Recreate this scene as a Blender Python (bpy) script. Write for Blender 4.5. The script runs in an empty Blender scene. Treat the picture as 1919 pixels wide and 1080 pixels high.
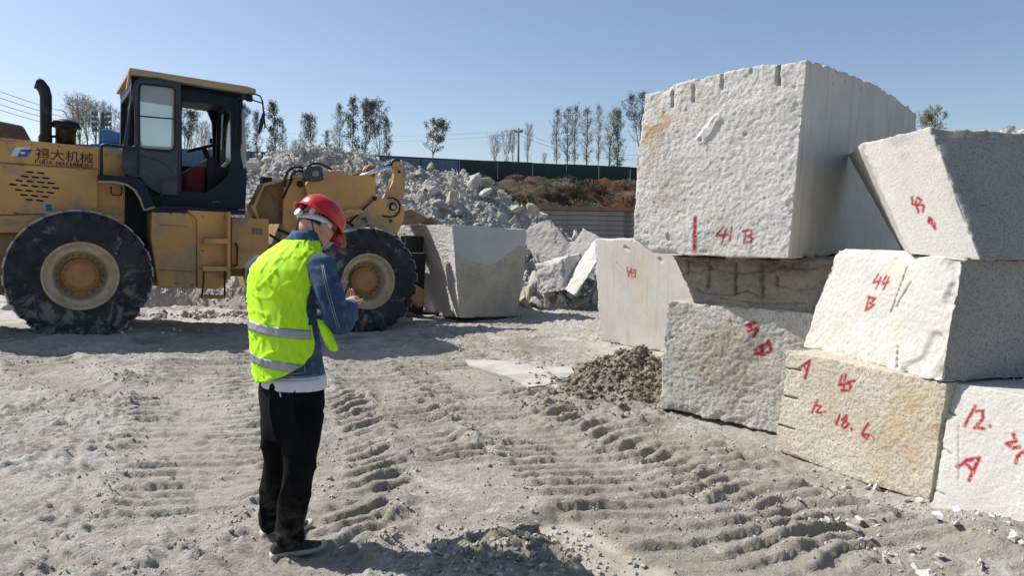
import bpy, bmesh, math, random
import numpy as np
from mathutils import Vector, Matrix, geometry

random.seed(7)
SC = bpy.context.scene
COL = SC.collection
rad = math.radians

# ------------------------------------------------------------------ camera
F_PX = 1396.0
CAM_H = 1.62
PITCH = rad(4.72)
ROLL = rad(0.45)
cd = bpy.data.cameras.new('camera')
cam = bpy.data.objects.new('camera', cd)
COL.objects.link(cam)
cd.sensor_width = 36.0
cd.lens = 36.0 * F_PX / 1919.0
cd.clip_start = 0.05
cd.clip_end = 2000
CM = Matrix.Translation((0, 0, CAM_H)) @ Matrix.Rotation(math.pi / 2 - PITCH, 4, 'X') @ Matrix.Rotation(ROLL, 4, 'Z')
cam.matrix_world = CM
SC.camera = cam

# ------------------------------------------------------------------ sky and sun
SUN_EL = rad(47.0)
SUN_TO = Vector((-0.935 * math.cos(SUN_EL), 0.355 * math.cos(SUN_EL), math.sin(SUN_EL))).normalized()
w = bpy.data.worlds.new('World')
SC.world = w
w.use_nodes = True
nt = w.node_tree
nt.nodes.clear()
sky = nt.nodes.new('ShaderNodeTexSky')
sky.sky_type = 'NISHITA'
sky.sun_disc = False
sky.sun_elevation = SUN_EL
sky.sun_rotation = math.atan2(SUN_TO.x, SUN_TO.y)
sky.altitude = 100
sky.air_density = 0.85
sky.dust_density = 1.3
sky.ozone_density = 1.2
bg = nt.nodes.new('ShaderNodeBackground')
bg.inputs['Strength'].default_value = 0.106
wo = nt.nodes.new('ShaderNodeOutputWorld')
nt.links.new(sky.outputs[0], bg.inputs[0])
nt.links.new(bg.outputs[0], wo.inputs[0])
sl = bpy.data.lights.new('sun', 'SUN')
sl.energy = 5.0
sl.angle = rad(0.5)
sl.color = (1.0, 0.955, 0.895)
so = bpy.data.objects.new('sun', sl)
COL.objects.link(so)
so.rotation_euler = SUN_TO.to_track_quat('Z', 'Y').to_euler()
so.location = (0, 0, 30)
SC.view_settings.view_transform = 'Standard'
SC.view_settings.look = 'None'
SC.view_settings.exposure = 0.38
SC.view_settings.gamma = 1.0
SC.view_settings.use_curve_mapping = False
SC.cycles.max_bounces = 6
SC.cycles.transparent_max_bounces = 12

# ------------------------------------------------------------------ picture-to-place survey helpers
RGT = (CM.to_3x3() @ Vector((1, 0, 0)))
UPV = (CM.to_3x3() @ Vector((0, 1, 0)))
FWD = (CM.to_3x3() @ Vector((0, 0, -1)))
CP = Vector((0, 0, CAM_H))

def ray(px, py):
    return FWD + RGT * ((px - 959.5) / F_PX) - UPV * ((py - 540.0) / F_PX)

def at(px, py, d):
    return CP + ray(px, py) * d

def G(px, py, z=0.0):
    r = ray(px, py)
    return CP + r * ((z - CP.z) / r.z)

def onplane(px, py, p0, n):
    r = ray(px, py)
    return CP + r * ((Vector(p0) - CP).dot(n) / r.dot(n))

# ------------------------------------------------------------------ noise
def _h(ix, iy, iz, s):
    with np.errstate(over='ignore'):
        h = (ix.astype(np.int64) * 374761393 + iy.astype(np.int64) * 668265263 + iz.astype(np.int64) * 2147483647 + s * 1274126177) & 0xFFFFFFFF
        h = ((h ^ (h >> 13)) * 1274126177) & 0xFFFFFFFF
        h = ((h ^ (h >> 16)) * 2246822519) & 0xFFFFFFFF
        h = h ^ (h >> 15)
    return (h & 0xFFFFFF) / float(0xFFFFFF)

def vn3(x, y, z, s=0):
    x = np.asarray(x, float); y = np.asarray(y, float); z = np.asarray(z, float)
    fx = np.floor(x); fy = np.floor(y); fz = np.floor(z)
    tx = x - fx; ty = y - fy; tz = z - fz
    tx = tx * tx * (3 - 2 * tx); ty = ty * ty * (3 - 2 * ty); tz = tz * tz * (3 - 2 * tz)
    ix = fx.astype(np.int64); iy = fy.astype(np.int64); iz = fz.astype(np.int64)
    r = 0
    for a in (0, 1):
        wa = tx if a else 1 - tx
        for b in (0, 1):
            wb = ty if b else 1 - ty
            for c in (0, 1):
                wc = tz if c else 1 - tz
                r = r + wa * wb * wc * _h(ix + a, iy + b, iz + c, s)
    return r * 2 - 1

def vn2(x, y, s=0):
    x = np.asarray(x, float); y = np.asarray(y, float)
    fx = np.floor(x); fy = np.floor(y)
    tx = x - fx; ty = y - fy
    tx = tx * tx * (3 - 2 * tx); ty = ty * ty * (3 - 2 * ty)
    ix = fx.astype(np.int64); iy = fy.astype(np.int64); z = np.zeros_like(ix)
    r = (1 - tx) * (1 - ty) * _h(ix, iy, z, s) + tx * (1 - ty) * _h(ix + 1, iy, z, s) + (1 - tx) * ty * _h(ix, iy + 1, z, s) + tx * ty * _h(ix + 1, iy + 1, z, s)
    return r * 2 - 1

def fbm2(x, y, f, o=4, g=0.5, s=0):
    r = 0; a = 1.0
    for i in range(o):
        ca, sa = math.cos(0.6 * i + 0.3), math.sin(0.6 * i + 0.3)
        r = r + a * vn2((x * ca - y * sa) * f + 13.7 * i, (x * sa + y * ca) * f + 7.1 * i, s + i * 17)
        a *= g; f *= 2.03
    return r

def fbm3(p, f, o=4, g=0.5, s=0):
    r = 0; a = 1.0
    for i in range(o):
        r = r + a * vn3(p[:, 0] * f + 13.7 * i, p[:, 1] * f + 5.3 * i, p[:, 2] * f + 9.1 * i, s + i * 17)
        a *= g; f *= 2.03
    return r

def sst(a, b, x):
    t = np.clip((x - a) / (b - a), 0, 1)
    return t * t * (3 - 2 * t)

# ------------------------------------------------------------------ object helpers
def props(o, label=None, cat=None, group=None, kind=None):
    if label: o['label'] = label
    if cat: o['category'] = cat
    if group: o['group'] = group
    if kind: o['kind'] = kind
    return o

def mk(name, me, parent=None, loc=None, m=None):
    o = bpy.data.objects.new(name, me)
    COL.objects.link(o)
    if parent is not None: o.parent = parent
    if loc is not None: o.location = loc
    if m is not None and me is not None and not me.materials:
        me.materials.append(m)
    return o

def empty(name, loc=(0, 0, 0), label=None, cat=None, group=None):
    o = mk(name, None, loc=loc)
    o.empty_display_size = 0.2
    return props(o, label, cat, group)

def npmesh(name, V, quads=None, tris=None, smooth=True):
    me = bpy.data.meshes.new(name)
    V = np.asarray(V, np.float32)
    me.vertices.add(len(V))
    me.vertices.foreach_set('co', V.ravel())
    parts = []; tot = []
    if quads is not None and len(quads):
        q = np.asarray(quads, np.int32); parts.append(q.ravel()); tot.append(np.full(len(q), 4, np.int32))
    if tris is not None and len(tris):
        t = np.asarray(tris, np.int32); parts.append(t.ravel()); tot.append(np.full(len(t), 3, np.int32))
    li = np.concatenate(parts); lt = np.concatenate(tot)
    me.loops.add(len(li)); me.loops.foreach_set('vertex_index', li)
    me.polygons.add(len(lt))
    ls = np.concatenate([[0], np.cumsum(lt)[:-1]]).astype(np.int32)
    me.polygons.foreach_set('loop_start', ls)
    me.polygons.foreach_set('loop_total', lt)
    me.polygons.foreach_set('use_smooth', np.full(len(lt), smooth))
    me.update(calc_edges=True)
    return me

def vattr(me, name, vals):
    a = me.attributes.new(name, 'FLOAT', 'POINT')
    a.data.foreach_set('value', np.asarray(vals, np.float32))

def gridquads(nr, nc, off=0):
    i = np.arange(nr - 1)[:, None] * nc + np.arange(nc - 1)[None, :]
    i = i.ravel() + off
    return np.stack([i, i + 1, i + nc + 1, i + nc], 1)

class MB:
    """collects shapes for ONE mesh"""
    def __init__(s): s.v = []; s.f = []; s.sm = []
    def add(s, vs, fs, smooth=False):
        o = len(s.v); s.v += [tuple(v) for v in vs]
        for f in fs: s.f.append(tuple(i + o for i in f)); s.sm.append(smooth)
        return s
    def box(s, c, d, R=None):
        c = Vector(c); hx, hy, hz = d[0] / 2, d[1] / 2, d[2] / 2
        vs = [Vector((x, y, z)) for x in (-hx, hx) for y in (-hy, hy) for z in (-hz, hz)]
        if R is not None: vs = [R @ v for v in vs]
        return s.add([v + c for v in vs], [(0, 1, 3, 2), (4, 6, 7, 5), (0, 4, 5, 1), (2, 3, 7, 6), (0, 2, 6, 4), (1, 5, 7, 3)])
    def bar(s, a, b, w, h=None, up=(0, 0, 1)):
        a = Vector(a); b = Vector(b); h = h or w
        d = (b - a); L = d.length; d.normalize()
        u = Vector(up)
        if abs(d.dot(u)) > 0.98: u = Vector((0, 1, 0))
        sd = d.cross(u).normalized(); u = sd.cross(d)
        R = Matrix((d, sd, u)).transposed()
        return s.box((a + b) / 2, (L, w, h), R)
    def tube(s, pts, r, n=10, caps=True, smooth=True):
        pts = [Vector(p) for p in pts]
        rs = r if isinstance(r, (list, tuple)) else [r] * len(pts)
        vs = []; fs = []
        t0 = (pts[1] - pts[0]).normalized()
        u = t0.orthogonal().normalized()
        for i, p in enumerate(pts):
            if i == 0: t = t0
            elif i == len(pts) - 1: t = (pts[i] - pts[i - 1]).normalized()
            else: t = ((pts[i + 1] - p).normalized() + (p - pts[i - 1]).normalized()).normalized()
            u = (u - t * u.dot(t)).normalized(); v = t.cross(u)
            for k in range(n):
                a = 2 * math.pi * k / n
                vs.append(p + (u * math.cos(a) + v * math.sin(a)) * rs[i])
        for i in range(len(pts) - 1):
            for k in range(n):
                k2 = (k + 1) % n
                fs.append((i * n + k, i * n + k2, (i + 1) * n + k2, (i + 1) * n + k))
        s.add(vs, fs, smooth)
        if caps:
            o = len(s.v) - len(vs)
            s.f.append(tuple(o + k for k in reversed(range(n)))); s.sm.append(False)
            s.f.append(tuple(o + (len(pts) - 1) * n + k for k in range(n))); s.sm.append(False)
        return s
    def prism(s, poly, y0, y1, holes=(), fn=None):
        """poly: list of (x,z); extruded along y"""
        fn = fn or (lambda x, y, z: (x, y, z))
        loops = [poly] + list(holes)
        flat = [p for l in loops for p in l]
        tris = geometry.tessellate_polygon([[Vector((p[0], p[1], 0)) for p in l] for l in loops])
        n = len(flat)
        vs = [fn(p[0], y0, p[1]) for p in flat] + [fn(p[0], y1, p[1]) for p in flat]
        fs = [tuple(t) for t in tris] + [tuple(i + n for i in reversed(t)) for t in tris]
        o = 0
        for l in loops:
            m = len(l)
            for k in range(m):
                a = o + k; b = o + (k + 1) % m
                fs.append((a, b, b + n, a + n))
            o += m
        return s.add(vs, fs)
    def lathe(s, prof, n=32, M=None, smooth=True, closed=False):
        """prof: (r, h) about local z"""
        vs = []; fs = []
        for r, h in prof:
            for k in range(n):
                a = 2 * math.pi * k / n
                vs.append(Vector((r * math.cos(a), r * math.sin(a), h)))
        m = len(prof)
        for i in range(m if closed else m - 1):
            j = (i + 1) % m
            for k in range(n):
                k2 = (k + 1) % n
                fs.append((i * n + k, i * n + k2, j * n + k2, j * n + k))
        if M is not None: vs = [M @ v for v in vs]
        return s.add(vs, fs, smooth)
    def mesh(s, name):
        me = bpy.data.meshes.new(name)
        me.from_pydata(s.v, [], s.f)
        me.polygons.foreach_set('use_smooth', s.sm)
        me.update()
        bm = bmesh.new(); bm.from_mesh(me)
        bmesh.ops.recalc_face_normals(bm, faces=bm.faces)
        bm.to_mesh(me); bm.free()
        return me
    def build(s, name, m, parent=None, loc=None, bevel=0.0):
        o = mk(name, s.mesh(name), parent, loc, m)
        if bevel:
            b = o.modifiers.new('bevel', 'BEVEL'); b.width = bevel; b.segments = 2; b.limit_method = 'ANGLE'; b.angle_limit = rad(35)
        return o

# ------------------------------------------------------------------ materials
def material(name, rough=0.8, metal=0.0, spec=0.4):
    m = bpy.data.materials.new(name); m.use_nodes = True
    nt = m.node_tree; b = nt.nodes['Principled BSDF']
    b.inputs['Roughness'].default_value = rough
    b.inputs['Metallic'].default_value = metal
    b.inputs['Specular IOR Level'].default_value = spec
    return m, nt, b

def N(nt, t, **kw):
    n = nt.nodes.new(t)
    for k, v in kw.items():
        if hasattr(n, k): setattr(n, k, v)
        else: n.inputs[k.replace('_', ' ')].default_value = v
    return n

def noise(nt, scale, detail=4, rough=0.55, vec=None, dist=0.0):
    n = nt.nodes.new('ShaderNodeTexNoise')
    n.inputs['Scale'].default_value = scale; n.inputs['Detail'].default_value = detail
    n.inputs['Roughness'].default_value = rough; n.inputs['Distortion'].default_value = dist
    if vec: nt.links.new(vec, n.inputs['Vector'])
    return n.outputs['Fac']

def ramp(nt, fac, a, b):
    n = nt.nodes.new('ShaderNodeMapRange'); n.interpolation_type = 'SMOOTHSTEP'
    n.inputs[1].default_value = a; n.inputs[2].default_value = b
    nt.links.new(fac, n.inputs[0])
    return n.outputs[0]

def mix(nt, fac, a, b, mode='MIX'):
    n = nt.nodes.new('ShaderNodeMix'); n.data_type = 'RGBA'; n.blend_type = mode
    for i, v in ((0, fac), (6, a), (7, b)):
        if hasattr(v, 'node'): nt.links.new(v, n.inputs[i])
        elif i == 0: n.inputs[0].default_value = v
        else: n.inputs[i].default_value = (*v, 1) if len(v) == 3 else v
    return n.outputs[2]

def mul(nt, a, b, op='MULTIPLY'):
    n = nt.nodes.new('ShaderNodeMath'); n.operation = op
    for i, v in ((0, a), (1, b)):
        if hasattr(v, 'node'): nt.links.new(v, n.inputs[i])
        else: n.inputs[i].default_value = v
    return n.outputs[0]

def bump(nt, b, h, strength=0.5, dist=0.01):
    n = nt.nodes.new('ShaderNodeBump')
    n.inputs['Strength'].default_value = strength; n.inputs['Distance'].default_value = dist
    nt.links.new(h, n.inputs['Height']); nt.links.new(n.outputs[0], b.inputs['Normal'])
    return n

def objvec(nt):
    return nt.nodes.new('ShaderNodeTexCoord').outputs['Object']

def geovec(nt):
    return nt.nodes.new('ShaderNodeNewGeometry').outputs['Position']

def attr(nt, name):
    n = nt.nodes.new('ShaderNodeAttribute'); n.attribute_name = name
    return n.outputs['Fac']

def simple(name, c1, c2=None, rough=0.6, metal=0.0, scale=3.0, lo=0.4, hi=0.65, bs=0.0, bscale=60, spec=0.4, dirt=None, dlo=0.55, dhi=0.7, dscale=5):
    """two tones mixed by noise, optional dirt and fine relief"""
    m, nt, b = material(name, rough, metal, spec)
    v = objvec(nt)
    col = mix(nt, ramp(nt, noise(nt, scale, 5, 0.6, v), lo, hi), c1, c2 or tuple(x * 0.8 for x in c1))
    if dirt:
        col = mix(nt, ramp(nt, noise(nt, dscale, 6, 0.65, v, 0.6), dlo, dhi), col, dirt)
    nt.links.new(col, b.inputs['Base Color'])
    if bs: bump(nt, b, noise(nt, bscale, 5, 0.6, v), bs, 0.01)
    return m

def granite(name, base, second, speck, speck_amt=0.5, stain=(0.48, 0.33, 0.17), rough=0.85, bs=0.6, sc=1.0, streak=0.0, grain=(130, 45)):
    m, nt, b = material(name, rough, 0, 0.3)
    v = objvec(nt)
    c = mix(nt, ramp(nt, noise(nt, 2.2 * sc, 4, 0.6, v), 0.35, 0.68), base, second)
    # mineral grains
    vo = nt.nodes.new('ShaderNodeTexVoronoi'); vo.inputs['Scale'].default_value = grain[0]
    nt.links.new(v, vo.inputs['Vector'])
    sep = nt.nodes.new('ShaderNodeSeparateColor'); nt.links.new(vo.outputs['Color'], sep.inputs[0])
    g = ramp(nt, sep.outputs[0], 0.62, 0.95)
    c = mix(nt, mul(nt, g, speck_amt), c, speck)
    g2 = ramp(nt, noise(nt, grain[1], 3, 0.7, v), 0.55, 0.72)
    c = mix(nt, mul(nt, g2, speck_amt * 0.6), c, tuple(x * 1.25 for x in speck))
    if streak:
        mp = nt.nodes.new('ShaderNodeMapping'); mp.inputs['Scale'].default_value = (9, 9, 0.7)
        nt.links.new(v, mp.inputs['Vector'])
        st = ramp(nt, noise(nt, 1.6, 5, 0.65, mp.outputs[0]), 0.5, 0.78)
        c = mix(nt, mul(nt, st, streak), c, tuple(x * 0.55 for x in base))
    # iron stain (mask says where on the face, noise breaks it up)
    sm = mul(nt, attr(nt, 'stain'), ramp(nt, noise(nt, 7, 5, 0.65, v), 0.38, 0.62))
    c = mix(nt, sm, c, stain)
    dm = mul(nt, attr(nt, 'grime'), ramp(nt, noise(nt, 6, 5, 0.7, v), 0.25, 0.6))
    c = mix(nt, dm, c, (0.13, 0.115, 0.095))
    pm = attr(nt, 'paint')
    pn = mul(nt, pm, ramp(nt, noise(nt, 70, 3, 0.6, v), 0.22, 0.5))
    c = mix(nt, pn, c, (0.30, 0.012, 0.03))
    nt.links.new(c, b.inputs['Base Color'])
    bump(nt, b, mul(nt, noise(nt, 55, 6, 0.7, v), mul(nt, sep.outputs[1], 0.25), 'ADD'), bs, 0.012)
    return m
# ================================================================== GROUND
def gx(px, py, z=0):  # ground (x,y) seen at a picture point
    p = G(px, py, z); return (p.x, p.y)

TRACKS = [  # (points, tread width, lug spacing, rut depth, lug height, chevron)
    ([gx(395, 668), gx(375, 740), gx(385, 830), gx(400, 900), gx(400, 960)], 1.05, 0.155, 0.03, 0.036, 0.04),
    ([gx(690, 672), gx(735, 730), gx(760, 790), gx(800, 860)], 0.95, 0.16, 0.035, 0.045, 0.12),
    ([gx(600, 740), gx(640, 800), gx(640, 880), gx(600, 975), gx(560, 1060)], 0.75, 0.19, 0.04, 0.05, 0.4),
    ([gx(830, 668), gx(900, 720), gx(1010, 780), gx(1090, 835), gx(1190, 910), gx(1300, 1000), gx(1390, 1078)], 1.3, 0.165, 0.05, 0.046, 0.06),
    ([gx(1050, 745), gx(1170, 800), gx(1300, 850), gx(1420, 905), gx(1540, 965), gx(1650, 1030)], 0.75, 0.16, 0.03, 0.06, -0.2),
    ([gx(60, 690), gx(150, 740), gx(330, 745)], 0.6, 0.2, 0.02, 0.02, 0.2),
]

def spline(pts, n=50):
    P = [Vector((*p, 0)) for p in pts]
    P = [P[0] * 2 - P[1]] + P + [P[-1] * 2 - P[-2]]
    out = []
    m = len(P) - 3
    for i in range(m):
        for k in range(n // m + 1):
            t = k / (n // m + 1)
            a, b, c, d = P[i:i + 4]
            out.append(0.5 * ((2 * b) + (c - a) * t + (2 * a - 5 * b + 4 * c - d) * t * t + (3 * b - a - 3 * c + d) * t ** 3))
    out.append(P[-2])
    return np.array([(p.x, p.y) for p in out])

REAR_G = None
def base_height(x, y):
    """slow shape of the yard"""
    h = 0.23 * np.exp(-(((x + 5.6) / 2.6) ** 2 + ((y - 8.6) / 3.0) ** 2))
    h = h + 0.03 * fbm2(x, y, 0.35, 3, 0.5, 3) * sst(1.0, 4.0, np.hypot(x, y - 3) + 1.5)
    # spoil bank against the nearest block, bottom right
    h = h + 0.13 * np.exp(-(((x - 2.5) / 0.42) ** 2 + ((y - 3.55) / 0.6) ** 2))
    # ground climbs gently past the yard, drops nowhere
    return h

def ground_height(x, y, fine=True):
    sh = x.shape
    x = x.ravel(); y = y.ravel()
    h = base_height(x, y)
    puddle = np.zeros_like(h); lug_m = np.zeros_like(h); mudm = np.zeros_like(h)
    if fine:
        near = sst(26, 12, y) * sst(14, 9, np.abs(x))
        wx = x + 0.05 * vn2(x * 3, y * 3, 5); wy = y + 0.05 * vn2(x * 3, y * 3, 6)
        f1 = fbm2(wx, wy, 1.1, 5, 0.52, 21)
        rd = 1 - np.abs(fbm2(wx, wy, 2.6, 4, 0.55, 41))        # ridged
        h = h + near * (0.022 * f1 + 0.02 * np.clip(rd - 0.55, 0, 1) * (0.5 + 0.9 * vn2(x * 0.8, y * 0.8, 77)))
        # churned, crumbly zones
        cz = np.clip(fbm2(x, y, 0.75, 3, 0.5, 90) * 1.4 + 0.1, 0, 1)
        crumb = np.abs(fbm2(x, y, 9.0, 4, 0.62, 33))
        h = h + near * cz * 0.034 * crumb
        gr = np.clip(fbm2(x, y, 1.6, 3, 0.5, 190) * 1.5 - 0.1, 0, 1)
        h = h + near * gr * 0.016 * (1 - np.abs(fbm2(wx, wy, 13, 3, 0.6, 133))) ** 2 + near * 0.012 * np.clip(0.12 - np.abs(fbm2(wx, wy, 3.6, 3, 0.5, 233)), -0.2, 0.12) * -4 * (cz > 0) * cz
        h = h + near * 0.0045 * fbm2(x, y, 26, 3, 0.6, 61) + near * (0.4 + np.clip(fbm2(x, y, 0.9, 2, 0.5, 290) + 0.2, 0, 1)) * 0.010 * fbm2(wx, wy, 11, 4, 0.74, 261) + near * 0.006 * (0.5 - np.abs(fbm2(x, y, 17, 2, 0.7, 268)))
        for (pts, w, sp, dep, lh, chev) in TRACKS:
            S = spline(pts)
            x0, x1, y0, y1 = S[:, 0].min() - 1.3, S[:, 0].max() + 1.3, S[:, 1].min() - 1.3, S[:, 1].max() + 1.3
            idx = np.where((x > x0) & (x < x1) & (y > y0) & (y < y1))[0]
            if not len(idx): continue
            X = x[idx]; Y = y[idx]
            best = np.full(len(idx), 9e9); lat = np.zeros(len(idx)); arc = np.zeros(len(idx)); s0 = 0
            endm = np.zeros(len(idx))
            for k in range(len(S) - 1):
                a = S[k]; b = S[k + 1]; d = b - a; L = float(np.hypot(*d))
                if L < 1e-6: continue
                u = d / L
                t = (X - a[0]) * u[0] + (Y - a[1]) * u[1]
                tc = np.clip(t, 0, L)
                dx = X - (a[0] + u[0] * tc); dy = Y - (a[1] + u[1] * tc)
                dd = np.hypot(dx, dy)
                better = dd < best
                best = np.where(better, dd, best)
                lat = np.where(better, dx * -u[1] + dy * u[0], lat)
                arc = np.where(better, s0 + t, arc)
                s0 += L
            wob = 0.10 * vn2(X * 1.7, Y * 1.7, 8) + 0.05 * vn2(X * 5, Y * 5, 9)
            latw = lat + wob * 0.7
            al = np.abs(latw)
            ends = sst(-0.5, 0.25, arc) * sst(s0 + 0.5, s0 - 0.25, arc)
            inside = sst(w / 2 + 0.05, w / 2 - 0.07, al) * ends
            ph = arc / sp + chev * al / sp * 1.6 + wob * 1.9 + 0.28 * vn2(X * 2.2, Y * 2.2, 18) + 0.05 * vn2(X * 11, Y * 11, 19)
            fr = ph - np.floor(ph)
            # asymmetric bar: slow rise, sharp fall
            bar = sst(0.06, 0.34, fr) * sst(0.76, 0.66, fr)
            idn = _h(np.floor(ph).astype(np.int64), (latw > 0).astype(np.int64), np.zeros(len(ph), np.int64), 5)
            broken = sst(-0.6, -0.1, vn2(X * 2.3 + 31, Y * 2.3, 14) + 0.25 * vn2(X * 9, Y * 9, 15))
            side = 0.6 + 0.4 * sst(w * 0.04, w * 0.30, al)
            amp = 1.12 * lh * (0.55 + 0.55 * idn) * (0.3 + 0.7 * broken) * side * (1 + 0.25 * fbm2(X, Y, 13, 3, 0.65, 401))
            berm = np.exp(-((al - w / 2 - 0.05) / 0.085) ** 2) * ends
            bn = 0.45 + 0.9 * np.clip(fbm2(X, Y, 4.5, 4, 0.6, 71), -0.4, 1)
            e = inside * 0.88
            h[idx] = h[idx] * (1 - e) + e * base_height(X, Y) + inside * (-dep * 0.55 + amp * bar + 0.004 * vn2(X * 30, Y * 30, 3) + 0.006 * fbm2(X, Y, 15, 3, 0.7, 301)) + berm * 0.045 * np.clip(bn, 0, 1.3) * (0.6 + 0.5 * vn2(X * 1.1, Y * 1.1, 4))
            lug_m[idx] = np.maximum(lug_m[idx], inside * 0.8)
        # shallow wet flattened streak, bottom centre
        a = np.array(gx(1010, 975)); b = np.array(gx(1200, 1090)); d = b - a; L = float(np.hypot(*d)); u = d / L
        t = (x - a[0]) * u[0] + (y - a[1]) * u[1]; l = np.abs((x - a[0]) * -u[1] + (y - a[1]) * u[0] + 0.03 * vn2(x * 4, y * 4, 2))
        m = sst(0.20, 0.14, l) * sst(-0.1, 0.05, t)
        h = h * (1 - m) + m * (-0.035 + 0.012 * vn2(l * 40, t * 0.8, 4) * 0.5); puddle = np.maximum(puddle, m)
        # wet slick behind the mud heap
        a = np.array(gx(1010, 640)); b = np.array(gx(1240, 665)); d = b - a; L = float(np.hypot(*d)); u = d / L
        t = (x - a[0]) * u[0] + (y - a[1]) * u[1]; l = np.abs((x - a[0]) * -u[1] + (y - a[1]) * u[0])
        m = sst(0.5, 0.3, l) * sst(-0.2, 0.1, t) * sst(L + 0.1, L - 0.1, t)
        h = h * (1 - 0.7 * m); puddle = np.maximum(puddle, m * 0.7)
        cs = gx(965, 705); r3 = ((x - cs[0]) / 0.9) ** 2 + ((y - cs[1]) / 0.62) ** 2; h = h * sst(0.6, 1.1, r3)
        # dug mud heap beside block
        c = gx(1190, 735); r2 = ((x - c[0]) / 0.62) ** 2 + ((y - c[1] - 0.25) / 0.75) ** 2
        m = np.exp(-r2 * 1.3)
        lump = np.abs(fbm2(x, y, 5.0, 5, 0.6, 55))
        h = h + 0.28 * m * (0.72 + 0.35 * lump) + 0.04 * np.exp(-r2 * 0.35) * lump
        mudm = np.maximum(mudm, sst(0.08, 0.4, m + 0.15 * lump))
        # churned dark clods bottom centre
        c = gx(960, 1050); r2 = ((x - c[0]) / 0.36) ** 2 + ((y - c[1]) / 0.33) ** 2
        m = np.exp(-r2 * 1.2); lump = np.abs(fbm2(x, y, 7.0, 5, 0.62, 56))
        h = h + 0.07 * m * (0.4 + 0.8 * lump)
        mudm = np.maximum(mudm, 0.55 * sst(0.3, 0.7, m + 0.2 * lump - 0.1))
        # long crack at the left
        a = np.array(gx(145, 850)); b = np.array(gx(95, 1020)); d = b - a; L = float(np.hypot(*d)); u = d / L
        t = (x - a[0]) * u[0] + (y - a[1]) * u[1]; l = (x - a[0]) * -u[1] + (y - a[1]) * u[0] + 0.06 * vn2(x * 5, y * 5, 12)
        h = h - 0.035 * np.exp(-(l / 0.02) ** 2) * sst(-0.1, 0.1, t) * sst(L + .1, L - .1, t) * sst(-0.2, 0.4, vn2(x * 3, y * 3, 90))
    return h.reshape(sh), puddle.reshape(sh), lug_m.reshape(sh), mudm.reshape(sh)

def axis(a, b, step, far_lo, far_hi, growth):
    mid = list(np.arange(a, b, step))
    lo = []; v = a; s = step
    while v > far_lo: s *= growth; v -= s; lo.append(v)
    hi = []; v = mid[-1]; s = step
    while v < far_hi: s *= growth; v += s; hi.append(v)
    return np.array(lo[::-1] + mid + hi)

xs = axis(-7.0, 4.2, 0.0185, -400, 400, 1.10)
ys = [2.6]
while ys[-1] < 400:
    v = ys[-1]
    ys.append(v + (max(0.0135, 0.0034 * v) if v < 16 else (v - 14.5) * 0.06 + 0.05))
lo = []; v = 2.6; s = 0.02
while v > -60: s *= 1.16; v -= s; lo.append(v)
ys = np.array(lo[::-1] + ys)
GX, GY = np.meshgrid(xs, ys)
H, PUD, LUG, MUD = ground_height(GX, GY)
V = np.stack([GX.ravel(), GY.ravel(), H.ravel()], 1)
me = npmesh('ground', V, gridquads(len(ys), len(xs)))
vattr(me, 'puddle', PUD.ravel()); vattr(me, 'lug', LUG.ravel()); vattr(me, 'mud', MUD.ravel())

def gh(x, y):
    a, _, _, _ = ground_height(np.array([float(x)]), np.array([float(y)]))
    return float(a[0])

m, nt, b = material('dried_quarry_mud', 0.95, 0, 0.15)
v = geovec(nt)
n1 = noise(nt, 0.55, 5, 0.6, v, 0.4); n2 = noise(nt, 3.0, 6, 0.65, v); n3 = noise(nt, 40, 4, 0.7, v); n4 = noise(nt, 1.3, 4, 0.6, v)
c = mix(nt, ramp(nt, n1, 0.35, 0.68), (0.400, 0.370, 0.305), (0.525, 0.500, 0.445))
c = mix(nt, mul(nt, ramp(nt, mul(nt, mul(nt, n2, 0.5), mul(nt, noise(nt, 11, 5, 0.7, v), 0.5), 'ADD'), 0.50, 0.60), 0.75), c, (0.66, 0.645, 0.61))
sxy = nt.nodes.new('ShaderNodeSeparateXYZ'); nt.links.new(v, sxy.inputs[0])
c = mix(nt, mul(nt, mul(nt, ramp(nt, sxy.outputs[0], -0.6, -2.6), ramp(nt, noise(nt, 1.1, 5, 0.65, v), 0.35, 0.6)), 0.65), c, (0.65, 0.635, 0.60))
c = mix(nt, mul(nt, ramp(nt, n4, 0.52, 0.72), 0.5), c, (0.29, 0.258, 0.205))
damp = mul(nt, ramp(nt, noise(nt, 0.8, 6, 0.7, v, 0.7), 0.53, 0.62), ramp(nt, sxy.outputs[1], 4.0, 8.0))
c = mix(nt, mul(nt, damp, 0.6), c, (0.21, 0.19, 0.155))
damp2 = ramp(nt, noise(nt, 2.4, 7, 0.75, v, 0.4), 0.56, 0.66)
c = mix(nt, mul(nt, damp2, 0.4), c, (0.24, 0.215, 0.17))
c = mix(nt, mul(nt, attr(nt, 'lug'), 0.45), c, (0.380, 0.350, 0.275))
c = mix(nt, mul(nt, ramp(nt, n3, 0.5, 0.8), 0.3), c, (0.20, 0.18, 0.15))
c = mix(nt, mul(nt, attr(nt, 'mud'), 0.85), c, mix(nt, ramp(nt, n2, 0.4, 0.6), (0.22, 0.195, 0.15), (0.30, 0.27, 0.22)))
c = mix(nt, mul(nt, attr(nt, 'puddle'), 0.6), c, mix(nt, ramp(nt, n4, 0.4, 0.6), (0.27, 0.225, 0.155), (0.40, 0.385, 0.36)))
vo = nt.nodes.new('ShaderNodeTexVoronoi'); vo.inputs['Scale'].default_value = 22; nt.links.new(v, vo.inputs['Vector'])
chip = mul(nt, ramp(nt, vo.outputs['Distance'], 0.22, 0.12), ramp(nt, n2, 0.52, 0.64))
c = mix(nt, mul(nt, chip, 0.7), c, (0.55, 0.54, 0.51))
nt.links.new(c, b.inputs['Base Color'])
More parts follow.
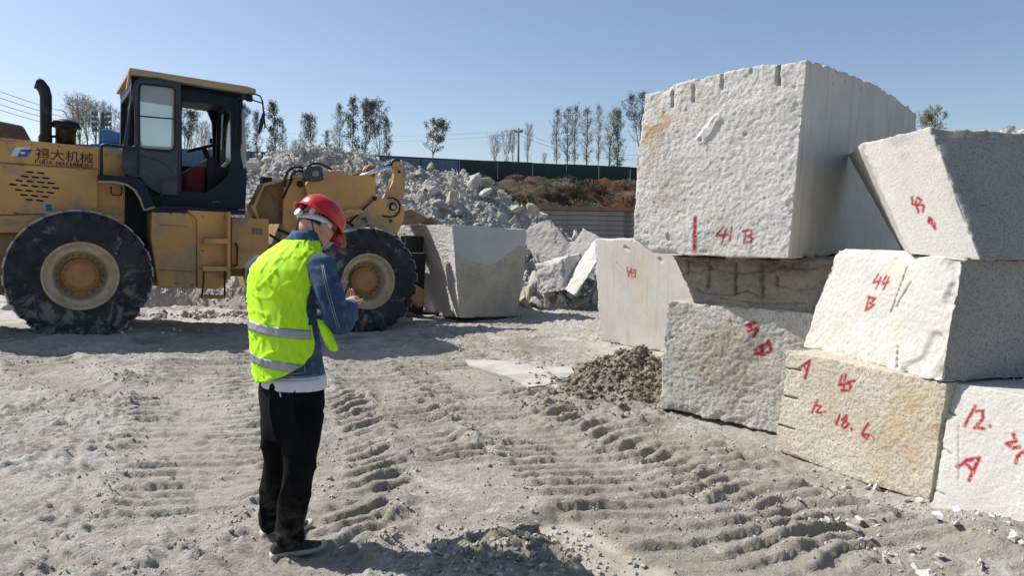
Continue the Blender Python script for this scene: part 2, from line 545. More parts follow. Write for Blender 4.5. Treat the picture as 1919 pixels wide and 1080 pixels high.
rg = nt.nodes.new('ShaderNodeMapRange'); rg.inputs[3].default_value = 0.95; rg.inputs[4].default_value = 0.5
nt.links.new(attr(nt, 'puddle'), rg.inputs[0]); nt.links.new(rg.outputs[0], b.inputs['Roughness'])
keep = mul(nt, mul(nt, attr(nt, 'puddle'), -0.8), 1.0, 'ADD')
n5 = noise(nt, 13, 8, 0.75, v)
bump(nt, b, mul(nt, mul(nt, mul(nt, mul(nt, n3, 0.7), mul(nt, n5, 2.2), 'ADD'), mul(nt, noise(nt, 120, 3, 0.7, v), 0.5), 'ADD'), keep), 1.0, 0.026)
M_GROUND = m
g = mk('ground', me, m=m); props(g, 'pale grey dried mud yard printed with tyre treads', kind='structure')

# ---- rock shapes shared by clods, chips and boulders
def rock_mesh(name, seed, npts=14, sub=2, amp=0.05, flat=(1, 1, 1), detail=1.0, lowpoly=False):
    r = random.Random(seed)
    bm = bmesh.new()
    for i in range(npts):
        v_ = Vector((r.gauss(0, 1), r.gauss(0, 1), r.gauss(0, 1))).normalized() * r.uniform(0.75, 1.0)
        bm.verts.new((v_.x * flat[0], v_.y * flat[1], v_.z * flat[2]))
    res = bmesh.ops.convex_hull(bm, input=bm.verts)
    junk = [e for e in res['geom_interior'] if isinstance(e, bmesh.types.BMVert)]
    if junk: bmesh.ops.delete(bm, geom=junk, context='VERTS')
    if not lowpoly:
        bmesh.ops.bevel(bm, geom=bm.edges[:], offset=0.06, segments=1, affect='EDGES', profile=0.5)
        bmesh.ops.triangulate(bm, faces=bm.faces)
        for _ in range(sub):
            bmesh.ops.subdivide_edges(bm, edges=[e for e in bm.edges if e.calc_length() > 0.16], cuts=1, use_grid_fill=True)
        bmesh.ops.triangulate(bm, faces=bm.faces)
        P = np.array([v_.co[:] for v_ in bm.verts])
        bm.normal_update()
        d = fbm3(P, 2.2 * detail, 4, 0.6, seed) * amp + np.clip(fbm3(P, 6 * detail, 2, 0.5, seed + 5), -1, 0.1) * amp * 0.7
        for v_, k in zip(bm.verts, d): v_.co += v_.normal * float(k)
    bmesh.ops.triangulate(bm, faces=bm.faces)
    me = bpy.data.meshes.new(name); bm.to_mesh(me); bm.free()
    if not lowpoly:
        me.polygons.foreach_set('use_smooth', [False] * len(me.polygons))
    return me

def me_arrays(me):
    V = np.empty(len(me.vertices) * 3, np.float32); me.vertices.foreach_get('co', V)
    F = np.array([tuple(p.vertices) for p in me.polygons], np.int32)
    return V.reshape(-1, 3), F

LOW = [me_arrays(rock_mesh('chip_shape', 100 + i, 10, lowpoly=True, flat=(1, 0.8, 0.65))) for i in range(8)]

def scatter(name, items, m, smooth=False):
    """items: (x,y,z,size,flatness) joined into one countless mass"""
    Vs = []; Fs = []; o = 0
    rr = np.random.RandomState(len(items))
    for (x, y, z, s, fl) in items:
        V0, F0 = LOW[rr.randint(8)]
        a, b_, c_ = rr.rand(3) * 6.28
        R = np.array(Matrix.Rotation(a, 3, 'Z') @ Matrix.Rotation(b_ * (0.15 if fl < 0.6 else 1), 3, 'X') @ Matrix.Rotation(c_ * (0.15 if fl < 0.6 else 1), 3, 'Y'))
        P = (V0 * np.array([1, 1, fl]) * s) @ R.T + np.array([x, y, z])
        Vs.append(P); Fs.append(F0 + o); o += len(V0)
    me = npmesh(name, np.concatenate(Vs), tris=np.concatenate(Fs), smooth=smooth)
    return mk(name, me, m=m)

M_CLOD = simple('mud_clod', (0.35, 0.325, 0.275), (0.45, 0.43, 0.385), 0.95, scale=2.0, bs=0.8, bscale=60)
M_CLODD = simple('dark_mud_clod', (0.175, 0.148, 0.108), (0.26, 0.225, 0.175), 0.95, scale=5.0, bs=0.8, bscale=60)
M_CHIP = simple('granite_chip', (0.52, 0.51, 0.48), (0.40, 0.385, 0.35), 0.9, scale=4.0, bs=0.6, bscale=50)

rr = np.random.RandomState(5)
def scatter_zone(n, fn, smin, smax, power=2.5):
    X = []; Y = []; S = []
    for _ in range(n):
        x, y = fn(); X.append(x); Y.append(y); S.append(smin + (smax - smin) * rr.rand() ** power)
    X = np.array(X); Y = np.array(Y); S = np.array(S)
    h = ground_height(X, Y)[0]
    return [(X[i], Y[i], h[i] + S[i] * 0.25, S[i], 0.8) for i in range(n)]

items = []
for (pts, w_, sp, dep, lh, chev) in TRACKS:
    S = spline(pts)
    def f():
        k = rr.randint(len(S) - 1); t = rr.rand(); p = S[k] * (1 - t) + S[k + 1] * t; d = S[k + 1] - S[k]; d = d / (np.hypot(*d) + 1e-9)
        sd = rr.choice([-1, 1]) * (w_ / 2 + 0.06 + 0.10 * rr.randn())
        return p[0] - d[1] * sd, p[1] + d[0] * sd
    items += scatter_zone(700, f, 0.004, 0.022, 3)
def f():
    y = 3.0 + 9 * rr.rand() ** 1.6; return rr.uniform(-0.75 * y, 0.68 * y), y
items += scatter_zone(4200, f, 0.003, 0.013, 3)
def fz():
    while True:
        x, y = f()
        if float(fbm2(np.array([x]), np.array([y]), 0.9, 3, 0.6, 700)[0]) > 0.12 + 0.3 * rr.rand(): return x, y
items += scatter_zone(5200, fz, 0.003, 0.018, 2.8)
cz = gx(960, 1050)
items += scatter_zone(700, lambda: (cz[0] + 0.3 * rr.randn(), cz[1] + 0.2 * rr.randn()), 0.004, 0.03, 2.4)
o = scatter('mud_clods', items, M_CLOD, True); props(o, 'small dried mud crumbs strewn over the tracked yard', 'mud crumbs', kind='stuff')
c2 = gx(1190, 735)
items = scatter_zone(3400, lambda: (c2[0] + 0.40 * rr.randn(), c2[1] + 0.2 + 0.40 * rr.randn()), 0.008, 0.055, 2.8)
items += scatter_zone(260, lambda: (c2[0] - 0.3 + 0.5 * rr.randn(), c2[1] - 0.3 + 0.2 * rr.randn()), 0.008, 0.03, 2.2)
o = scatter('mud_heap_clods', items, M_CLODD, True); props(o, 'brown crumbly clods heaped at the foot of the block marked 42', 'mud heap', kind='stuff')
items = scatter_zone(240, lambda: (rr.uniform(1.7, 2.6), rr.uniform(3.1, 4.6)), 0.006, 0.045, 3)
items += scatter_zone(140, lambda: (c2[0] - 0.1 + 0.5 * rr.randn(), c2[1] - 0.35 + 0.25 * rr.randn()), 0.008, 0.03, 2)
items += scatter_zone(160, lambda: (rr.uniform(-5, 3), rr.uniform(8, 12)), 0.01, 0.05, 3)
o = scatter('stone_chips', items, M_CHIP); props(o, 'pale stone chips lying along the foot of the stacked blocks', 'stone chips', kind='stuff')

# thin broken sheets of sawn waste lying on the mud
def slab(name, px, label, th, m, lift=0.012, tilt=(0, 0), cat='stone slab'):
    P = [G(a, b_, lift) for a, b_ in px]
    c = sum(P, Vector()) / len(P)
    zc = gh(c.x, c.y)
    poly = []
    for i in range(len(P)):
        a = P[i]; b_ = P[(i + 1) % len(P)]
        n = max(2, int((b_ - a).length / 0.06))
        for k in range(n):
            q = a.lerp(b_, k / n)
            j = 0.012 * float(vn2(np.array([q.x * 19]), np.array([q.y * 19]), 3)[0])
            poly.append(q + Vector((j, -j, 0)))
    n = len(poly)
    top = [((p.x - c.x), (p.y - c.y), th + tilt[0] * (p.x - c.x) + tilt[1] * (p.y - c.y)) for p in poly]
    bot = [(x_, y_, z_ - th) for x_, y_, z_ in top]
    mb = MB(); mb.add(top + bot, [tuple(range(n)), tuple(reversed(range(n, 2 * n)))] + [(i, (i + 1) % n, (i + 1) % n + n, i + n) for i in range(n)])
    o = mb.build(name, m, loc=(c.x, c.y, max(zc, 0) + lift)); props(o, label, cat)
    return o
M_SLAB = simple('sawn_sheet', (0.44, 0.43, 0.40), (0.33, 0.31, 0.27), 0.9, scale=2.5, bs=0.25, bscale=40)
slab('stone_slab', [(872, 678), (905, 677), (985, 685), (1040, 706), (1056, 728), (1042, 731), (1028, 726), (990, 731), (960, 712), (915, 700), (880, 688)], 'long pale sheet of broken sawn stone lying flat on the tracked mud', 0.024, M_SLAB, 0.004, (0.01, 0.0))
slab('stone_slab', [(1022, 704), (1070, 702), (1076, 716), (1062, 724), (1050, 722)], 'small pale stone sheet between the long sheet and the mud heap', 0.03, M_SLAB, 0.004)

# ================================================================== CUT BLOCKS
def seg_dist(P, a, b):
    ab = b - a; L2 = float(ab @ ab) + 1e-12
    t = np.clip(((P - a) @ ab) / L2, 0, 1)
    return np.linalg.norm(P - (a + t[:, None] * ab), axis=1)

FACES = {'front': (1, 0), 'back': (1, 1), 'left': (0, 0), 'right': (0, 1), 'bottom': (2, 0), 'top': (2, 1)}

def block(name, C8, m, label, rough, res=0.012, paint=(), stains=(), grime=(), dents=(), bow=(), group=None, cat='stone block', parent=None, chip=0.02, seed=1, edge_res=None):
    """C8: dict of corners  fbl fbr ftl ftr bbl bbr btl btr (front/back, bottom/top, left/right).
    One watertight grid box; every face is pushed in or out along its own normal by stone relief.
    rough: face -> relief in metres."""
    K = lambda k: np.array(C8[k][:], float)
    c = {(0, 0, 0): K('fbl'), (1, 0, 0): K('fbr'), (0, 0, 1): K('ftl'), (1, 0, 1): K('ftr'), (0, 1, 0): K('bbl'), (1, 1, 0): K('bbr'), (0, 1, 1): K('btl'), (1, 1, 1): K('btr')}
    org = (c[0, 0, 0] + c[1, 0, 0] + c[0, 1, 0] + c[1, 1, 0]) / 4
    Lx = np.linalg.norm(c[1, 0, 0] - c[0, 0, 0]); Ly = np.linalg.norm(c[0, 1, 0] - c[0, 0, 0]); Lz = np.linalg.norm(c[0, 0, 1] - c[0, 0, 0])
    er = edge_res or res * 2.5
    nx = max(4, int(Lx / res)); nz = max(4, int(Lz / res)); ny = max(4, int(Ly / er))
    idx = -np.ones((nx + 1, ny + 1, nz + 1), np.int32)
    I, J, Kk = np.meshgrid(np.arange(nx + 1), np.arange(ny + 1), np.arange(nz + 1), indexing='ij')
    surf = (I == 0) | (I == nx) | (J == 0) | (J == ny) | (Kk == 0) | (Kk == nz)
    idx[surf] = np.arange(surf.sum())
    i = I[surf]; j = J[surf]; k = Kk[surf]
    u = i / nx; v_ = j / ny; w_ = k / nz
    P = np.zeros((len(i), 3))
    for (a, b_, d), q in c.items():
        P += ((u if a else 1 - u) * (v_ if b_ else 1 - v_) * (w_ if d else 1 - w_))[:, None] * q
    N_ = {}
    cen = sum(c.values()) / 8
    def fn(a, b_, d):
        n = np.cross(b_ - a, d - a); n = n / np.linalg.norm(n)
        return n if n @ (a - cen) > 0 else -n
    N_['front'] = fn(c[0, 0, 0], c[1, 0, 0], c[0, 0, 1]); N_['back'] = fn(c[0, 1, 0], c[1, 1, 0], c[0, 1, 1])
    N_['left'] = fn(c[0, 0, 0], c[0, 1, 0], c[0, 0, 1]); N_['right'] = fn(c[1, 0, 0], c[1, 1, 0], c[1, 0, 1])
    N_['bottom'] = fn(c[0, 0, 0], c[1, 0, 0], c[0, 1, 0]); N_['top'] = fn(c[0, 0, 1], c[1, 0, 1], c[0, 1, 1])
    on = {'left': i == 0, 'right': i == nx, 'front': j == 0, 'back': j == ny, 'bottom': k == 0, 'top': k == nz}
    # distance to each face along the box
    dist = {'left': u * Lx, 'right': (1 - u) * Lx, 'front': v_ * Ly, 'back': (1 - v_) * Ly, 'bottom': w_ * Lz, 'top': (1 - w_) * Lz}
    paintv = np.zeros(len(P)); stv = np.zeros(len(P)); grv = np.zeros(len(P))
    D = np.zeros_like(P)
    for f, msk in on.items():
        ids = np.where(msk)[0]
        Q = P[ids]; n = N_[f]; a = rough.get(f, rough.get('*', 0.003))
        if a > 0.006:      # split face: pillowy pitching relief
            rel = 0.42 * fbm3(Q, 1.9, 2, 0.5, seed) + 0.20 * fbm3(Q, 7, 2, 0.5, seed + 3) + 0.10 * (0.4 - np.abs(fbm3(Q, 19, 2, 0.6, seed + 9))) + 0.20 * fbm3(Q, 42, 2, 0.8, seed + 12)
            disp = a * rel
        else:              # sawn face: faint saw lines
            disp = a * (0.8 * fbm3(Q, 1.3, 2, 0.5, seed) + 0.06 * fbm3(Q * np.array([1, 1, 3.0]), 9, 2, 0.5, seed + 3))
        # worn arrises
        for g_, dg in dist.items():
            if g_ == f or FACES[g_][0] == FACES[f][0]: continue
            dd = dg[ids]
            ch = np.clip(0.35 + 1.3 * fbm3(Q, 4.5, 4, 0.65, seed + 21), 0, 2) * chip
            disp = disp - ch * np.exp(-dd / (0.018 + chip * 0.8)) * 0.75
        for (ff, kind, pts, rad_, dep) in dents:
            if ff != f: continue
            if kind == 'px':
                W = [np.array(onplane(px, py, Vector(Q[0]), Vector(n))[:]) for px, py in pts]
            else: W = [np.array(p, float) for p in pts]
            dm = np.full(len(Q), 9.0)
            if len(W) == 1: dm = np.linalg.norm(Q - W[0], axis=1)
            for q0, q1 in zip(W[:-1], W[1:]): dm = np.minimum(dm, seg_dist(Q - ((Q - W[0]) @ n)[:, None] * n, q0, q1))
            dm = dm + 0.2 * rad_ * fbm3(Q, 14, 2, 0.5, seed + 33)
            disp = disp - dep * sst(rad_ * 1.25, rad_ * 0.6, dm)
        D[ids] += disp[:, None] * n
        for (ff, wpx, strokes) in paint:
            if ff != f: continue
            for st in strokes:
                W = [np.array(onplane(px, py, Vector(c[0, 0, 0]) if f == 'front' else Vector(Q[0]), Vector(n))[:]) for px, py in st]
                if len(W) == 1: W = W * 2
                depth = float((Vector(W[0]) - CP).dot(FWD)); r_ = wpx * 0.5 * depth / F_PX
                dm = np.full(len(Q), 9.0)
                for q0, q1 in zip(W[:-1], W[1:]): dm = np.minimum(dm, seg_dist(Q - ((Q - W[0]) @ n)[:, None] * n, q0, q1))
                dm = dm + 0.25 * r_ * fbm3(Q, 40, 2, 0.5, 77)
                paintv[ids] = np.maximum(paintv[ids], sst(r_ * 1.75, r_ * 0.5, dm))
        for lst, arr in ((stains, stv), (grime, grv)):
            for (ff, px, py, rx, ry, amt) in lst:
                if ff != f: continue
                q0 = np.array(onplane(px, py, Vector(Q[0]), Vector(n))[:])
                depth = float((Vector(q0) - CP).dot(FWD))
                dz = (Q[:, 2] - q0[2]) / (ry * depth / F_PX)
                dh = np.linalg.norm((Q - q0)[:, :2], axis=1) / (rx * depth / F_PX)
                arr[ids] = np.maximum(arr[ids], amt * sst(1.3, 0.4, np.hypot(dz, dh)))
    P2 = P + D
    for fnb in bow: P2 = fnb(P2, u, v_, w_, c)
    quads = []
    def face(A, flip):
        a = A[:-1, :-1].ravel(); b_ = A[1:, :-1].ravel(); c_ = A[1:, 1:].ravel(); d = A[:-1, 1:].ravel()
        quads.append(np.stack([a, d, c_, b_] if flip else [a, b_, c_, d], 1))
    face(idx[:, 0, :], False); face(idx[:, ny, :], True)
    face(idx[0, :, :], True); face(idx[nx, :, :], False)
    face(idx[:, :, 0], True); face(idx[:, :, nz], False)
    me = npmesh(name, P2 - org, np.concatenate(quads))
    vattr(me, 'paint', paintv); vattr(me, 'stain', stv); vattr(me, 'grime', grv)
    o = mk(name, me, parent, Vector(org) if parent is None else Vector(org) - parent.location, m)
    if parent is None: props(o, label, cat, group)
    elif label: o['label'] = label
    return o

def zz(ox, oy, s, strokes):
    return [[(ox + x / s, oy + y / s) for x, y in st] for st in strokes]

GR_WHITE = granite('split_white_granite', (0.66, 0.645, 0.61), (0.56, 0.545, 0.50), (0.33, 0.32, 0.31), 0.45, bs=0.85, grain=(120, 40))
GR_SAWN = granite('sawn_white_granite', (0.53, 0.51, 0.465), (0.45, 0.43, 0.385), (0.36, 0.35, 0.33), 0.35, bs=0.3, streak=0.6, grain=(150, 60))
GR_MIX = granite('split_grey_granite', (0.58, 0.555, 0.50), (0.45, 0.43, 0.36), (0.24, 0.235, 0.22), 0.6, bs=0.85, grain=(95, 38))
GR_BUFF = granite('split_buff_granite', (0.54, 0.495, 0.40), (0.45, 0.395, 0.30), (0.26, 0.23, 0.18), 0.7, bs=0.7, stain=(0.46, 0.31, 0.15), grain=(100, 42))
GR_PALE = granite('pale_granite', (0.58, 0.57, 0.54), (0.53, 0.515, 0.47), (0.40, 0.39, 0.37), 0.3, bs=0.45, stain=(0.58, 0.54, 0.36), grain=(140, 60))
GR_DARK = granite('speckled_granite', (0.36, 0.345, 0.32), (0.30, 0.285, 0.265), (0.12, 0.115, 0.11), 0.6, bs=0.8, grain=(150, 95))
GR_PALE2 = granite('dull_pale_granite', (0.53, 0.52, 0.48), (0.47, 0.455, 0.415), (0.33, 0.32, 0.30), 0.4, bs=0.5, stain=(0.48, 0.43, 0.28), grain=(130, 50))

def vplane(a, b):
    """vertical plane through two points -> (point, normal)"""
    d = (b - a); d.z = 0
    return a, Vector((d.y, -d.x, 0)).normalized()

# ---- topmost block, 41 B
fbl = at(1187, 470, 6.42); fbr = at(1478, 482, 5.50)
fbl.z = fbr.z = 1.40
p0, n0 = vplane(fbl, fbr)
n_lean = (n0 + Vector((0, 0, 0.03))).normalized()
ftl = onplane(1210, 176, fbl, n_lean); ftr = onplane(1513, 112, fbr, n_lean)
back = -n0
side_n = Vector((0, 0, 1)).cross(back).normalized()
bbr = fbr + back * 3.3; btr = onplane(1719, 212, ftr, ((fbr - fbl).normalized() + Vector((0, 0, -0.05))).normalized())
bbl = fbl + back * 3.3; btl = ftl + (btr - ftr) * 0.98; btl.z = ftl.z - 0.12
def bow41(P, u, v, w, c):
    # top edge of the split face sags towards the left
    k = w ** 2 * np.sin(np.pi * np.clip(u, 0, 1)) * (1 - v * 0.6)
    P = P.copy(); P[:, 2] += 0.035 * k
    P[:, 2] += 0.06 * w ** 2 * np.sin(np.pi * v) * u
    # left end bulges low down, undercut toe
    P[:, 0] -= 0.035 * np.sin(np.pi * w) * (1 - u) ** 4 - 0.0
    t = np.clip(1 - u / 0.13, 0, 1) * np.clip(1 - w / 0.09, 0, 1)
    P[:, 2] += 0.10 * t; P[:, 0] += 0.03 * t
    return P
b41 = zz(1160, 90, 2.634, [[(378, 842), (374, 1000)]])
t41 = zz(1160, 90, 2.634, [[(518, 884), (480, 927), (536, 922)], [(528, 902), (510, 960)], [(558, 884), (546, 952)],
                          [(627, 905), (620, 960)], [(614, 905), (656, 900), (655, 922), (630, 930), (661, 936), (654, 957), (618, 962)]])
drill = lambda x, y0, y1, r=0.011, d=0.05: ('front', 'px', [(x, y0), (x, y1)], r, d)
drr = lambda x, y0, y1, r=0.022, d=0.05: ('right', 'px', [(x, y0), (x, y1)], r, d)
B41 = block('stone_block', dict(fbl=fbl, fbr=fbr, ftl=ftl, ftr=ftr, bbl=bbl, bbr=bbr, btl=btl, btr=btr), GR_WHITE,
            'largest pale granite block, topmost of the stack, painted 41 B', {'front': 0.019, 'left': 0.02, 'top': 0.03, 'right': 0.004, 'bottom': 0.02, 'back': 0.01}, res=0.0095, edge_res=0.022,
            paint=[('front', 8, b41), ('front', 4.2, t41)],
            stains=[('front', 1236, 232, 36, 50, 0.9), ('front', 1218, 285, 26, 40, 0.75), ('front', 1290, 210, 60, 40, 0.25), ('front', 1255, 370, 40, 40, 0.3)],
            dents=[drill(1261, 176, 204), drill(1300, 168, 196, 0.010, 0.03), drill(1353, 146, 174, 0.012, 0.04), drill(1458, 118, 160, 0.016, 0.055), drill(1408, 130, 142, 0.010, 0.025),
                   ('front', 'px', [(1318, 262), (1344, 228)], 0.045, -0.014), ('front', 'px', [(1314, 266)], 0.018, 0.02), ('front', 'px', [(1397, 255)], 0.02, 0.018), ('front', 'px', [(1252, 440), (1254, 450)], 0.012, 0.02),
                   drr(1562, 145, 163, 0.014, 0.05), drr(1584, 148, 160, 0.012, 0.05), drr(1612, 160, 178, 0.014, 0.05)],
            bow=[bow41], chip=0.022, seed=4)
# sawn right-hand side carries its own material look
def add_face_material(o, m2, test):
    me = o.data; me.materials.append(m2)
    n = len(me.polygons)
    nr = np.empty(n * 3, np.float32); me.polygons.foreach_get('normal', nr); nr = nr.reshape(-1, 3)
    ce = np.empty(n * 3, np.float32); me.polygons.foreach_get('center', ce); ce = ce.reshape(-1, 3)
    mi = np.where(test(nr, ce), 1, 0).astype(np.int32)
    me.polygons.foreach_set('material_index', mi); me.update()
rn = np.array((fbr - fbl).normalized()[:])
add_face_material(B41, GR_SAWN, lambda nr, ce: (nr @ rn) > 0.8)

# ---- block under it, 42 B
fbl = G(1232, 765, 0.05); fbr = G(1462, 808, 0.04)
p0, n0 = vplane(fbl, fbr)
nl = (n0 + Vector((0, 0, -0.02))).normalized()
ftl = onplane(1251, 563, fbl, nl); ftr = onplane(1545, 590, fbr, nl)
fbr2 = onplane(1500, 822, fbr, nl)
back = -n0 * 1.7
c42 = zz(1100, 420, 2.7, [[(808, 512), (852, 500)], [(832, 500), (824, 530), (864, 540), (846, 570)], [(815, 542), (866, 528)],
                         [(850, 640), (880, 620), (890, 650), (858, 655)], [(880, 620), (918, 600), (932, 640), (890, 664), (852, 655)], [(914, 593), (926, 636)]])
lo_c = dict(fbl=fbl, fbr=fbr2, ftl=ftl, ftr=ftr, bbl=fbl + back, bbr=fbr2 + back, btl=ftl + back, btr=ftr + back)
B42 = block('stone_block', lo_c, GR_MIX, 'rough grey block painted 42 B directly under the topmost one', {'*': 0.021, 'left': 0.02}, res=0.0105, edge_res=0.03,
            paint=[('front', 6, c42)], stains=[('front', 1310, 682, 22, 26, 0.8), ('front', 1368, 632, 20, 24, 0.7), ('front', 1320, 660, 60, 60, 0.25), ('front', 1400, 690, 50, 60, 0.2)],
            chip=0.03, seed=11, dents=[('front', 'px', [(1256, 635), (1262, 632)], 0.01, 0.015)])
cutn = -n0 * 0.07
lt = onplane(1250, 478, fbl, nl) + cutn; lb = onplane(1296, 575, fbl, nl) + cutn; rb = onplane(1552, 600, fbl, nl) + cutn; rt = onplane(1562, 470, fbl, nl) + cutn
lt.z = 1.385; rt.z = 1.385
lb.z -= 0.05; rb.z -= 0.05
g42 = []
for k, (xx, y0, y1) in enumerate([(1287, 492, 512), (1326, 500, 538), (1378, 496, 552), (1427, 500, 556), (1455, 520, 534)]):
    g42.append(drill(xx, y0, y1, 0.014, 0.045))
for xa, ya, xb, yb in [(1290, 510, 1330, 500), (1330, 503, 1420, 510), (1420, 508, 1470, 498), (1300, 540, 1340, 552), (1340, 552, 1400, 545), (1400, 545, 1450, 560), (1455, 535, 1530, 540), (1470, 500, 1548, 500), (1350, 560, 1500, 570)]:
    g42.append(('front', 'px', [(xa, ya), ((xa + xb) / 2, (ya + yb) / 2 + 6), (xb, yb)], 0.006, 0.02))
M_LEDGE = granite('stained_shaded_granite', (0.40, 0.355, 0.29), (0.30, 0.265, 0.215), (0.26, 0.23, 0.20), 0.5, bs=0.9, grain=(100, 30))  # stain tone, darkened further to suggest shade under the top block
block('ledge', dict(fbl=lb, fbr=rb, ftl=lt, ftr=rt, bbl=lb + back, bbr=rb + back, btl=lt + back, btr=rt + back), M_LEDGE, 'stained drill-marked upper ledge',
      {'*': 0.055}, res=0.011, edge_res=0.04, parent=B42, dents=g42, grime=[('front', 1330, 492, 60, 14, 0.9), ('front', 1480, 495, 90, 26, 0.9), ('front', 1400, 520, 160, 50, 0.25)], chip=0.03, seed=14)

# ---- smooth block behind, marked 98
fbl = G(1124, 640, 0.0); fbr = G(1262, 664, 0.0); fbr = fbl + (fbr - fbl) * 1.35
p0, n0 = vplane(fbl, fbr)
ftl = onplane(1114, 447, fbl, n0); ftr = onplane(1300, 470, fbr, n0); ftr.z = ftl.z - 0.02
back = -n0 * 1.5
s98 = [[(1175, 501), (1178, 519), (1183, 503), (1184, 520)], [(1176, 509), (1183, 510)], [(1191, 506), (1187, 507), (1186, 511), (1191, 512), (1191, 506)], [(1191, 512), (1190, 519), (1187, 520)]]
B98 = block('stone_block', dict(fbl=fbl, fbr=fbr, ftl=ftl, ftr=ftr, bbl=fbl + back, bbr=fbr + back, btl=ftl + back, btr=ftr + back), GR_SAWN,
            'smooth sawn pale block with one small red mark, half hidden behind the 41 B stack', {'*': 0.005, 'top': 0.03, 'left': 0.02}, res=0.0105, edge_res=0.03, paint=[('front', 2.6, s98)],
            stains=[('front', 1205, 520, 26, 120, 0.3)], dents=[('front', 'px', [(1170, 463), (1178, 468)], 0.02, 0.02), ('front', 'px', [(1236, 485), (1240, 490)], 0.02, 0.02), ('front', 'px', [(1155, 492), (1170, 510)], 0.006, 0.01)], chip=0.02, seed=21)

# ---- 45, buff split face, on the ground
fbl = G(1452, 846, 0.0); fbr = G(1741, 947, 0.0)
p0, n0 = vplane(fbl, fbr)
nl = (n0 + Vector((0, 0, 0.06))).normalized()
ftl = onplane(1475, 656, fbl, nl); ftr = onplane(1777, 720, fbr, nl)
back = -n0 * 1.25
s45 = zz(1430, 620, 2.348, [[(345, 200), (334, 240), (372, 234)], [(362, 195), (350, 262)], [(402, 222), (372, 226), (386, 246), (374, 266), (344, 262)]])
s12 = zz(1430, 620, 2.348, [[(237, 308), (214, 362)], [(236, 330), (252, 334), (235, 360), (256, 361)], [(271, 355), (273, 358)],
                           [(336, 370), (320, 416)], [(368, 376), (345, 394), (376, 411), (356, 432), (344, 416), (366, 392), (362, 374)], [(387, 430), (389, 436)],
                           [(462, 410), (434, 455), (456, 480), (466, 460), (440, 456)], [(485, 472), (488, 479)]])
sA = zz(1430, 620, 2.348, [[(158, 166), (207, 132), (184, 210)], [(178, 150), (186, 168)]])
B45 = block('stone_block', dict(fbl=fbl, fbr=fbr, ftl=ftl, ftr=ftr, bbl=fbl + back, bbr=fbr + back, btl=ftl + back, btr=ftr + back), GR_BUFF,
            'low buff-coloured granite block on the ground painted A, 45 and 12.18.6. in red', {'front': 0.014, 'left': 0.015, 'top': 0.006, '*': 0.01}, res=0.0065, edge_res=0.02,
            paint=[('front', 5, s45), ('front', 4.6, s12), ('front', 5.2, sA)],
            stains=[('front', 1700, 800, 80, 90, 0.45), ('front', 1580, 790, 50, 60, 0.25), ('front', 1660, 890, 60, 40, 0.3)],
            dents=[('front', 'px', [(1468, 690), (1500, 695)], 0.007, 0.025), ('front', 'px', [(1466, 742), (1492, 748)], 0.007, 0.025), ('front', 'px', [(1460, 797), (1488, 806)], 0.007, 0.025)], chip=0.012, seed=31)

# ---- 44, pale, tilted rough corner
z0 = 0.735
fbl = G(1507, 651, z0); fbr = G(1764, 718, z0)
p0, n0 = vplane(fbl, fbr)
nl = (n0 + Vector((0, 0, 0.10))).normalized()
ftl = onplane(1564, 467, fbl, nl); ftr = onplane(1800, 484, fbr, nl)
rgt = Vector((1.0, 0.22, 0)).normalized()
bbr = fbr + rgt * 1.9; btr = ftr + rgt * 1.75; btr.z -= 0.03
bbl = fbl + rgt * 1.35 + Vector((0.1, 1.2, 0)); btl = ftl + rgt * 1.2 + Vector((0.1, 1.1, 0))
bbl = fbl - n0 * 1.3; btl = ftl - n0 * 1.2
s44 = [[(1646, 514), (1636, 530), (1650, 527)], [(1650, 520), (1642, 541)], [(1661, 517), (1652, 533), (1666, 529)], [(1666, 520), (1656, 542)],
       [(1629, 557), (1623, 581)], [(1627, 558), (1641, 560), (1630, 569), (1639, 572), (1622, 582)]]
B44 = block('stone_block', dict(fbl=fbl, fbr=fbr, ftl=ftl, ftr=ftr, bbl=bbl, bbr=bbr, btl=btl, btr=btr), GR_PALE,
            'whitish block painted 44 B, resting on the low buff block beneath the tilted one', {'front': 0.010, 'left': 0.02, 'right': 0.005, 'top': 0.01, 'bottom': 0.01, 'back': 0.01}, res=0.0085, edge_res=0.011,
            paint=[('front', 4.5, s44)], stains=[('front', 1685, 520, 40, 50, 0.4), ('front', 1670, 620, 30, 60, 0.35), ('front', 1575, 560, 60, 80, 0.12)],
            dents=[('front', 'px', [(1700, 500), (1690, 530), (1678, 560), (1668, 590)], 0.004, 0.014), ('front', 'px', [(1706, 530), (1688, 560), (1680, 575)], 0.005, 0.015),
                   ('front', 'px', [(1790, 500), (1800, 530), (1785, 560)], 0.06, 0.018), ('front', 'px', [(1755, 640), (1735, 680), (1700, 700)], 0.05, 0.014), ('front', 'px', [(1680, 690), (1682, 650)], 0.006, 0.015)], chip=0.03, seed=41)
add_face_material(B44, GR_DARK, lambda nr, ce: (nr @ np.array((0.21, -0.97, 0))) > 0.86)

